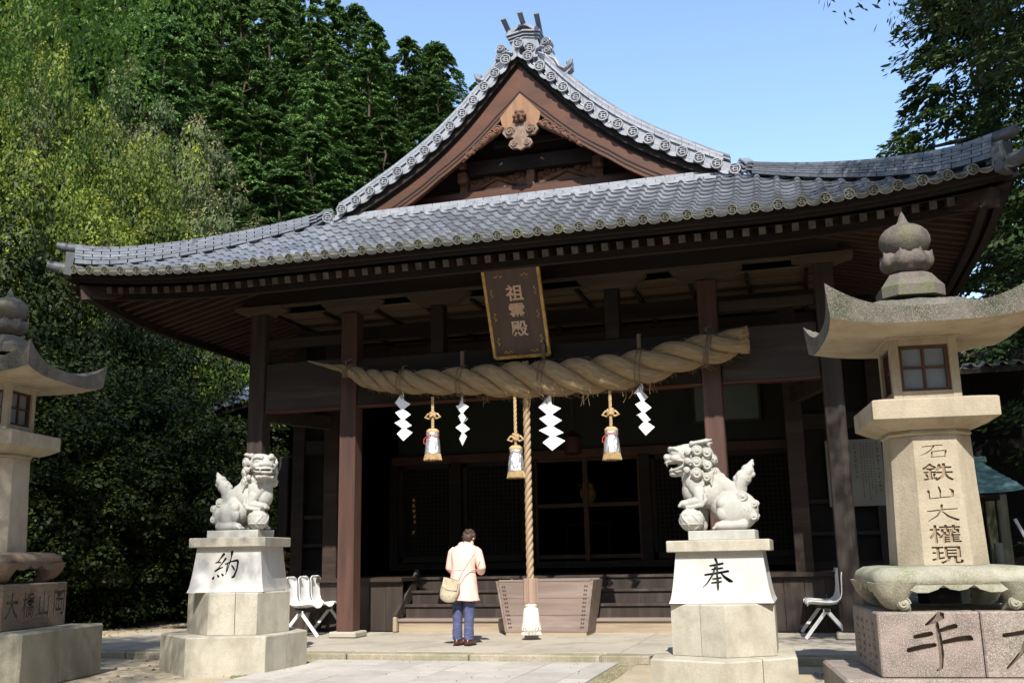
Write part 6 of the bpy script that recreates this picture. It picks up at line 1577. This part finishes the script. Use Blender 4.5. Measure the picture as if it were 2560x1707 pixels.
TREES = [('hinoki', -45.3, 42.0, 18.6, 19.5), ('hinoki', -44.8, 43.6, 19.1, 20.1), ('hinoki', -44.8, 43.8, 19.2, 20.5), ('hinoki', -40.0, 41.6, 16.3, 20.8), ('hinoki', -41.1, 44.0, 17.9, 21.9), ('hinoki', -38.9, 43.5, 16.8, 22.6), 
    ('hinoki', -40.3, 46.6, 18.8, 22.1), ('hinoki', -37.1, 44.4, 16.7, 22.4), ('hinoki', -35.3, 44.8, 16.3, 23.1), ('hinoki', -34.8, 46.8, 17.3, 22.9), ('hinoki', -33.9, 48.0, 17.7, 22.0), ('hinoki', -34.1, 50.6, 19.2, 22.4), 
    ('hinoki', -33.8, 51.0, 19.3, 21.8), ('hinoki', -30.6, 50.2, 18.2, 20.8), ('hinoki', -29.6, 49.7, 17.8, 21.2), ('hinoki', -30.1, 52.6, 19.6, 20.5), ('hinoki', -28.1, 51.9, 18.8, 19.2), ('hinoki', -26.9, 53.5, 19.5, 18.0), 
    ('hinoki', -26.2, 55.3, 20.4, 17.5), ('hinoki', -23.5, 52.1, 18.0, 16.4), ('hinoki', -21.5, 52.9, 18.0, 15.3), ('hinoki', -21.3, 56.6, 20.0, 14.9), ('hinoki', -20.1, 54.5, 18.6, 15.0), ('hinoki', -18.7, 58.6, 20.4, 12.2), 
    ('hinoki', -37.5, 36.3, 12.8, 17.6), ('hinoki', -38.6, 38.5, 14.2, 18.2), ('hinoki', -37.8, 39.4, 14.4, 18.4), ('hinoki', -36.8, 41.4, 15.0, 19.9), ('hinoki', -35.0, 40.5, 14.0, 19.8), ('hinoki', -34.3, 43.3, 15.3, 20.2), 
    ('hinoki', -31.4, 41.5, 13.5, 20.0), ('hinoki', -29.9, 41.5, 13.1, 20.0), ('hinoki', -28.2, 42.7, 13.5, 18.7), ('hinoki', -28.5, 44.9, 14.8, 18.6), ('hinoki', -26.9, 46.2, 15.2, 18.1), ('hinoki', -24.6, 46.5, 15.0, 16.5), 
    ('hinoki', -22.9, 45.0, 13.8, 15.6), ('hinoki', -21.2, 46.4, 14.3, 14.4), ('hinoki', -20.5, 49.6, 16.0, 13.0), ('hinoki', -18.4, 49.3, 15.3, 13.0), ('hinoki', -17.3, 49.0, 14.8, 11.0), ('hinoki', -33.9, 33.4, 10.1, 15.3), 
    ('hinoki', -31.5, 33.5, 9.3, 16.4), ('hinoki', -29.9, 33.6, 8.9, 16.8), ('hinoki', -29.3, 34.7, 9.3, 17.3), ('hinoki', -28.4, 36.9, 10.3, 16.6), ('hinoki', -26.0, 35.6, 9.0, 17.0), ('hinoki', -26.9, 39.4, 11.3, 16.2), 
    ('hinoki', -25.1, 40.0, 11.3, 15.7), ('hinoki', -23.3, 41.1, 11.5, 14.5), ('hinoki', -21.0, 39.8, 10.4, 13.8), ('hinoki', -20.1, 42.3, 11.7, 12.4), ('hinoki', -18.6, 42.8, 11.7, 11.3), ('hinoki', -16.5, 43.2, 11.4, 11.0), 
    ('hinoki', -15.0, 43.3, 11.2, 8.8), ('hinoki', -24.5, 31.8, 6.5, 14.6), ('hinoki', -23.4, 32.4, 6.5, 14.3), ('hinoki', -21.9, 33.9, 7.1, 14.0), ('hinoki', -20.7, 35.2, 7.7, 12.8), ('hinoki', -18.2, 34.6, 6.8, 12.0), 
    ('hinoki', -18.0, 36.5, 7.9, 10.8), ('hinoki', -15.8, 36.6, 7.5, 9.9), ('hinoki', -14.0, 37.6, 7.7, 9.1), ('hinoki', -17.5, 28.8, 3.3, 11.9), ('hinoki', -16.1, 28.6, 2.9, 11.6), ('hinoki', -14.6, 30.3, 3.6, 10.0), 
    ('hinoki', -12.8, 30.3, 3.3, 9.4), ('broad', -24.7, 23.4, 2.0, 16.4, 2.4), ('broad', -25.0, 24.5, 2.6, 17.0, 2.2), ('broad', -24.9, 26.0, 3.4, 16.9, 2.0), ('broad', -23.0, 23.7, 1.6, 15.9, 2.0), ('broad', -22.2, 24.4, 1.8, 14.0, 1.9), 
    ('broad', -21.7, 22.2, 0.1, 14.3, 2.0), ('broad', -20.1, 23.6, 0.7, 13.4, 1.9), ('broad', -19.2, 24.3, 1.0, 12.5, 1.8), ('broad', -20.1, 22.2, 0.0, 12.7, 2.0), ('broad', -18.4, 25.0, 1.3, 11.7, 1.7), ('broad', -18.4, 22.4, 0.0, 11.8, 1.9), 
    ('broad', -20.1, 20.9, 0.0, 11.8, 2.0), ('broad', -17.5, 24.4, 0.5, 11.2, 1.7), ('broad', -18.5, 21.0, 0.0, 10.6, 1.9), ('broad', -17.1, 22.2, 0.0, 10.7, 1.8), ('broad', -18.7, 19.5, 0.0, 9.7, 1.8), ('broad', -17.2, 20.8, 0.0, 9.6, 1.7), 
    ('broad', -16.9, 23.5, 0.0, 10.4, 1.6), ('olive', -20.3, 28.5, 3.7, 13.1, 1.9), ('olive', -22.2, 28.3, 4.0, 13.6, 1.8), ('olive', -18.3, 27.4, 2.7, 11.5, 1.8), ('olive', -17.3, 26.9, 2.2, 10.5, 1.8), ('olive', -16.3, 26.3, 1.7, 9.6, 1.7), 
    ('olive', -16.8, 24.9, 0.7, 10.3, 1.7), ('olive', -16.0, 27.7, 2.4, 9.1, 1.7), ('olive', -21.0, 22.8, 0.4, 13.4, 1.6), ('dark', -17.6, 17.8, 0.0, 9.0, 2.4), ('dark', -16.8, 18.5, 0.0, 8.5, 2.2), ('dark', -16.1, 19.1, 0.0, 8.1, 2.0), 
    ('dark', -15.5, 19.6, 0.0, 7.5, 2.0), ('dark', -14.8, 20.1, 0.0, 7.0, 2.0), ('dark', -14.7, 21.5, 0.0, 6.7, 2.0), ('dark', -15.8, 16.8, 0.0, 6.5, 2.2), ('dark', -15.0, 17.4, 0.0, 5.9, 2.0), ('dark', -14.3, 18.0, 0.0, 5.3, 2.0), 
    ('dark', -14.8, 16.2, 0.0, 4.8, 2.2), ('dark', -13.7, 18.5, 0.0, 4.9, 1.9), ('dark', -13.6, 19.8, 0.0, 4.6, 1.8), ('dark', -14.1, 16.9, 0.0, 4.1, 1.9), ('dark', -13.4, 17.4, 0.0, 3.6, 1.6), ('dark', -12.7, 21.5, 0.0, 4.0, 1.5), 
    ('dark', -13.9, 22.0, 0.0, 4.9, 1.6), ('fresh', -14.9, 23.7, 0.0, 6.8, 1.7), ('fresh', -14.0, 23.1, 0.0, 5.9, 1.2), ('fresh', -13.6, 21.0, 0.0, 4.3, 0.9), ('dark', -12.8, 23.8, 0.0, 3.5, 1.4), ('dark', -12.6, 22.7, 0.0, 2.8, 1.2)]
for i, a in enumerate(TREES):
    kd, x, y, z, h = a[:5]; rad = a[5] if len(a) > 5 else None
    if kd == 'hinoki': hh = max(h, 9.5); z = z-(hh-h); plant(kd, x, y, z, hh, None, i)
    elif kd in ('broad', 'olive'): hh = max(h, 2.0*rad); plant(kd, x, y, z-(hh-h), hh, rad, i)
    else: hh = max(h, 1.6*rad); plant(kd, x, y, z-(hh-h), hh, rad, i)
_seen = {}
for o_ in [o for o in bpy.data.objects if o.get('group') and 'in the stand' in o.get('label', '')]: _seen.setdefault(o_['label'], []).append(o_)
for lb, os_ in _seen.items():
    if len(os_) < 2: continue
    os_.sort(key=lambda o: (o.location-cam.location).dot(cr)/(o.location-cam.location).dot(cf))
    for o_, w_ in zip(os_, ('leftmost', 'second from the left', 'third from the left', 'fourth from the left', 'fifth from the left', 'sixth from the left')): o_['label'] = lb.replace(' in the stand,', ',')+', '+w_
plant('hinoki', -21.0, 55.0, 17.5, 12.5, 2.6, 2, 'lone cypress rising against the sky just left of the roof crest')
# trees behind the right end of the hall
CR['rt'] = [(conifer(31, 15, 3.3, 620, 80, 'hinoki_dark', .10, .17), trunk_mesh(14, 15, .24, 12, 2.8, .05, .15), 15)]
LAB['rt'] = ('cypress_tree', '', 'x')
def plant2(kind, x, y, z, h, rad, base, label):
    cm, tm_, h0 = CR[kind][0]; k = thing(LAB[kind][0], label, 'tree', (x, y, z), rnd.uniform(0, 6.28)); s = h/h0; sx = rad/base
    put('crown', cm, k, TRS((0, 0, 0), 0, (sx, sx, s))); put('trunk', tm_, k, TRS((0, 0, 0), 0, (sx, sx, s))); return k
plant2('rt', 5.0, 25.0, 0, 17.5, 3.5, 3.3, 'tall dark cypress behind the right end of the shrine roof')
plant2('rt', 8.6, 27.0, 0, 19, 3.6, 3.3, 'tall dark cypress at the right edge of the picture behind the stone lantern')
plant2('rt', 6.4, 33.0, 0, 13, 3.4, 3.3, 'dark cypress seen through the gap between the eaves and the right stone lantern')
plant('hinoki', 2.5, 38.0, 0, 13, 2.8, 0, 'cypress hidden behind the shrine hall')
plant('hinoki', -3.0, 42.0, 1, 13, 2.8, 1, 'second cypress hidden behind the shrine hall')
plant('hinoki', 10.5, 38.0, 0, 15, 3.0, 2, 'cypress beyond the pavilion at the right')
plant2('rt', 6.2, 21.0, 0, 18, 3.0, 3.3, 'dense dark cypress filling the upper right corner above the roof end')
plant('dark', 6.8, 23.5, 0, 6.6, 2.6, 0, 'dark evergreen shrub mass right of the stone lantern roof')
plant('dark', 4.9, 30.0, 0, 5.4, 2.8, 1, 'dark evergreen behind the small green roofed pavilion')
plant('broad', 8.4, 21.0, 0, 7.6, 2.4, 0, 'sunlit broadleaf tree at the right edge above the stone lantern')
# near trees at the two upper corners
CR['nr'] = [(broadleaf(41, 8, 4.2, 560, 110, 'broad_dark', .14, hang=.9, low=.05, wratio=.30), trunk_mesh(16, 10, .25, 9, 1.5, .6, .6), 8)]
CR['nl'] = [(broadleaf(42, 7, 3.6, 330, 120, 'fresh', .105, hang=.5, low=.05, wratio=.40), trunk_mesh(17, 9, .22, 9, 1.3, .6, .6), 7)]
def near(kind, name, label, x, y, zc, rad, h, off):
    cm, tm_, h0 = CR[kind][0]; k = thing(name, label, 'tree', (x, y, GZ), 1.0)
    sx = rad/(4.2 if kind == 'nr' else 3.6)
    put('crown', cm, k, Matrix.Rotation(-1.0, 4, 'Z') @ TRS((off[0], off[1], zc), 0, (sx, sx, h/h0))); put('trunk', tm_, k, TRS((0, 0, 0), 0, (1, 1, (zc+h*.7)/10))); return k
near('nr', 'broadleaf_tree', 'near tree with long hanging leaves overhanging the upper right corner', 6.2, 10.4, 6.0, 3.5, 6.8, (-.75, .9))
near('nr', 'broadleaf_tree', 'tree standing right of the stone lantern, out of the picture, shading the roof end', 6.6, 6.6, 6.8, 3.9, 7.5, (0, 0))
near('nl', 'broadleaf_tree', 'near fresh green tree overhanging the upper left corner', -10.8, 8.4, 7.3, 3.0, 9, (-.1, 2.2))
near('nl', 'broadleaf_tree', 'near tree above the left stone lantern, casting shade on it', -9.2, 2.2, 6.4, 2.7, 5.5, (0, 0))
near('nl', 'broadleaf_tree', 'tree left of the viewer, out of the picture, shading the ground before the left pedestal', -7.2, 3.2, 5.6, 2.2, 5.0, (0, 0))
# unseen wood added left, right and behind the viewer to cut sky fill
pr = random.Random(12)
for i, (x, y, h) in enumerate([(-17, 7.5, 12), (-21, 13, 13), (-23, 18.5, 13), (-18, 1, 13), (-20, -6, 13), (-15, -12, 13), (-10, -15, 14), (-5, -13, 13), (0, -16, 14), (5, -13, 13), (10, -15, 14), (15, -11, 13), (18, -5, 14), (17, 2, 13), (16, 9, 13), (15, 16, 13), (12.5, 21, 12), (-12, -20, 15), (3, -21, 15), (13, -19, 15), (22, 12, 14), (-26, 10, 14), (-26, 1, 14)]):
    k = plant('dark' if i % 3 else 'broad', x, y, 0, h, 4.2, i, 'unseen tree added to cut skylight, outside the picture')
    k['label'] = 'unseen tree added beyond the forecourt to cut skylight, outside the picture'; k['group'] = 'unseen trees added round the forecourt to cut skylight'

# ================================================================== OUTLYING BUILDINGS AND GARDEN
lb_ = thing('side_building', 'dark wooden corridor with a silver tiled roof edge behind the left porch pillar', 'building', (-11.6, 23.0, 0))
def tiled_roof(parent, off, xa, xb, y0, y1, z0, z1, sag=0, n=8):
    m = MB(); x = xa; tl = tile_mb(.30)
    while x < xb-.1:
        for r_ in range(n):
            t = r_/n; y = y0+(y1-y0)*t; zx = sag*(x-xa)
            P = Vector((x, y, z0+(z1-z0)*t+zx)); M = surf_M(P, P+Vector((.01, 0, .01*sag)), P+Vector((0, (y1-y0)*.01, (z1-z0)*.01))); m.join(tl, M)
        x += TW
    m.build('roof_tiles', 'tile', parent, 60, off=off, kind='stuff')
tiled_roof(lb_, (-11.6, 23.0, 0), -13.9, -8.9, 21.0, 23.2, 4.80, 5.9, .22)
m = MB(); m.box((-11.0, 24.2, 2.3), (5.0, 2.0, 4.6)); m.build('wall', 'void', lb_, off=(-11.6, 23.0, 0))
m = MB(); m.add([(-13.8, 21.1, 4.66), (-8.9, 21.1, 5.74), (-8.9, 23.4, 6.2), (-13.8, 23.4, 5.1), (-13.8, 21.1, 4.78), (-8.9, 21.1, 5.86), (-8.9, 23.4, 6.32), (-13.8, 23.4, 5.22)], [(0, 3, 2, 1), (4, 5, 6, 7), (0, 1, 5, 4), (0, 4, 7, 3), (3, 7, 6, 2), (1, 2, 6, 5)]); m.build('eave_boards', 'wood_dark', lb_, off=(-11.6, 23.0, 0))
for k in range(14): m = MB(); x = -13.4+k*.34; m.bar((x, 21.2, 4.70+.22*(x+13.9)), (x, 23.2, 5.2+.22*(x+13.9)), .07, .09); m.build('rafter', 'wood_rafter', lb_, off=(-11.6, 23.0, 0))
for x in (-13.0, -11.0): m = MB(); m.box((x, 21.9, 2.4), (.24, .24, 4.8)); m.build('post', 'wood_grey', lb_, off=(-11.6, 23.0, 0))
rb_ = thing('side_building', 'dark wooden building with a tiled roof edge right of the stone lantern chamber', 'building', (5.0, 21.5, 0))
tiled_roof(rb_, (5.0, 21.5, 0), 3.1, 4.3, 20.0, 20.9, 4.60, 4.74, .0, 3)
m = MB(); m.box((3.2, 22.6, 2.3), (2.0, 3.0, 4.6)); m.build('wall', 'void', rb_, off=(5.0, 21.5, 0)); m = MB(); m.box((3.55, 21.2, 4.50), (1.6, 2.4, .10)); m.build('eave_boards', 'wood_dark', rb_, off=(5.0, 21.5, 0))
# green copper roofed pavilion
gp_ = thing('pavilion', 'small pavilion with a green copper roof on weathered posts right of the stone lantern', 'pavilion', (3.1, 20.0, 0))
m = MB(); fn = lambda u_, v_: (2.3+1.35*u_*(.62+.38*(1-v_))+.0, 19.2+.95*v_, 2.22+.62*v_**.8-.05*math.sin(3.14*v_)+.05*abs(2*u_-1)**3*(1-v_))
for k in range(7):
    v0, v1 = k/7, (k+1)/7; n_ = 10; vs = [fn(i/n_, v0) for i in range(n_+1)]+[fn(i/n_, v1) for i in range(n_+1)]
    vs = [(x, y, z+.018) if i <= n_ else (x, y, z) for i, (x, y, z) in enumerate(vs)]; vs += [(x, y, z-.03) for x, y, z in vs[:n_+1]]
    mm = MB(); mm.add(vs, [(i, i+1, n_+2+i, n_+1+i) for i in range(n_)]+[(2*n_+2+i, 2*n_+3+i, i+1, i) for i in range(n_)]); mm.build('copper_strip', 'copper_roof', gp_, off=(3.1, 20.0, 0))
m = MB(); m.box((2.75, 20.2, 2.86), (1.0, .22, .12), bev=.02); m.build('roof_ridge', 'copper_roof', gp_, off=(3.1, 20.0, 0))
m = MB(); m.tube([(2.3, 19.3, 2.15), (3.25, 19.3, 2.15)], .075, 12); m.build('eave_log', 'wood_dark', gp_, off=(3.1, 20.0, 0))
for x, y, h in ((3.28, 19.35, 2.2), (2.55, 19.4, 2.2), (3.28, 20.6, 2.3)): m = MB(); m.box((x, y, h/2), (.17, .17, h), bev=.02); m.build('post', 'post_wood', gp_, off=(3.1, 20.0, 0))
m = MB(); m.box((3.6, 20.9, .55), (3.0, .08, 1.1)); m.build('low_wall', 'wood_dark', gp_, off=(3.1, 20.0, 0))
st = thing('weathered_stump', 'short weathered post standing beside the pavilion right of the stone lantern', 'post', (3.02, 18.6, 0)); m = MB(); m.tube([(0, 0, 0), (.01, 0, 1.35)], [.09, .075], 10); m.build('post_body', 'post_wood', st, True)
# garden edge, rocks and the things at the far left
ke = thing('garden_kerb', 'low mossy stone kerb along the shaded garden at the foot of the hill', 'kerb', (-17, 21.7, 0))
for k in range(8):
    m = MB(); a = Vector((-20.5+k*.95, 21.15+k*.32, 0)); b = Vector((-20.5+(k+.985)*.95, 21.15+(k+.985)*.32, 0)); m.bar(a+Vector((0, 0, .2)), b+Vector((0, 0, .2)), .3, .40); m.build('kerb_stone', 'rock', ke, off=(-17, 21.7, 0))
def rock(label, x, y, z, r, sq=.8, mat='rock', seed=1, group=None, name='garden_rock'):
    pr = random.Random(seed); m = MB(); vs, fs = ico(3); off = [Vector((pr.uniform(-1, 1), pr.uniform(-1, 1), pr.uniform(-1, 1))) for _ in range(5)]
    P = [v*(r*(1+sum(.10*math.sin(3*v.dot(o)+i) for i, o in enumerate(off)))) for v in vs]; m.add([(p.x, p.y, p.z*sq) for p in P], fs)
    t = thing(name, label, 'rock', (x, y, z), 0, group, m.mesh(name, mat, True)); return t
rock('tall upright boulder overgrown with leaves in the shade at the far left', -15.6, 19.0, .55, .42, 2.0, seed=3)
rock('tan rounded rock on the garden edge, largest of the lit rocks', -17.0, 23.0, .50, .36, .8, 'log', 4)
rock('small pale rock at the right of the shaded garden edge', -14.9, 24.0, .55, .22, .8, 'log', 5)
rock('dark rock in the middle of the shaded garden', -16.0, 25.2, .8, .6, .9, seed=6)
sb = plant('dark', -15.6, 18.9, .4, 1.35, .55, 0, 'small leafy plant growing over the upright boulder at the far left')
sb['category'] = 'plant'
gp2 = thing('grey_post', 'tall grey stone post behind the left lion statue', 'post', (-11.0, 20.0, 0)); m = MB(); m.box((0, 0, 1.78), (.24, .24, 3.5), bev=.02); m.build('post_body', 'wood_grey', gp2)
lg = thing('log_pile', 'stack of cut logs in a planter behind the left lion pedestal', 'log pile', (-10.85, 19.7, 0)); m = MB(); m.box((0, 0, .28), (.7, .5, .56), bev=.02); m.build('support_block', 'concrete', lg); m = MB(); m.lathe([(.18, .57), (.24, .95), (.25, .97)], 18); m.build('planter_pot', 'step_wood', lg, True)
pr = random.Random(6)
for k in range(34):
    m = MB(); a = Vector((pr.uniform(-.26, .26), pr.uniform(-.2, .0), 1.0+.45*pr.random())); d = Vector((pr.uniform(-.5, .5), -1, pr.uniform(-.3, .3))).normalized()*.13; m.tube([a-d, a+d], pr.uniform(.025, .05), 7); m.build('log', 'log', lg)
bb = thing('leaning_board', 'pale board leaning against the building behind the right stone lantern base', 'board', (3.75, 19.0, 0)); m = MB(); m.bar((0, 0, .9), (-.35, 0, 1.75), .07, .05); m.box((.1, .1, .45), (.25, .2, .9)); m.build('board_body', 'steel', bb)
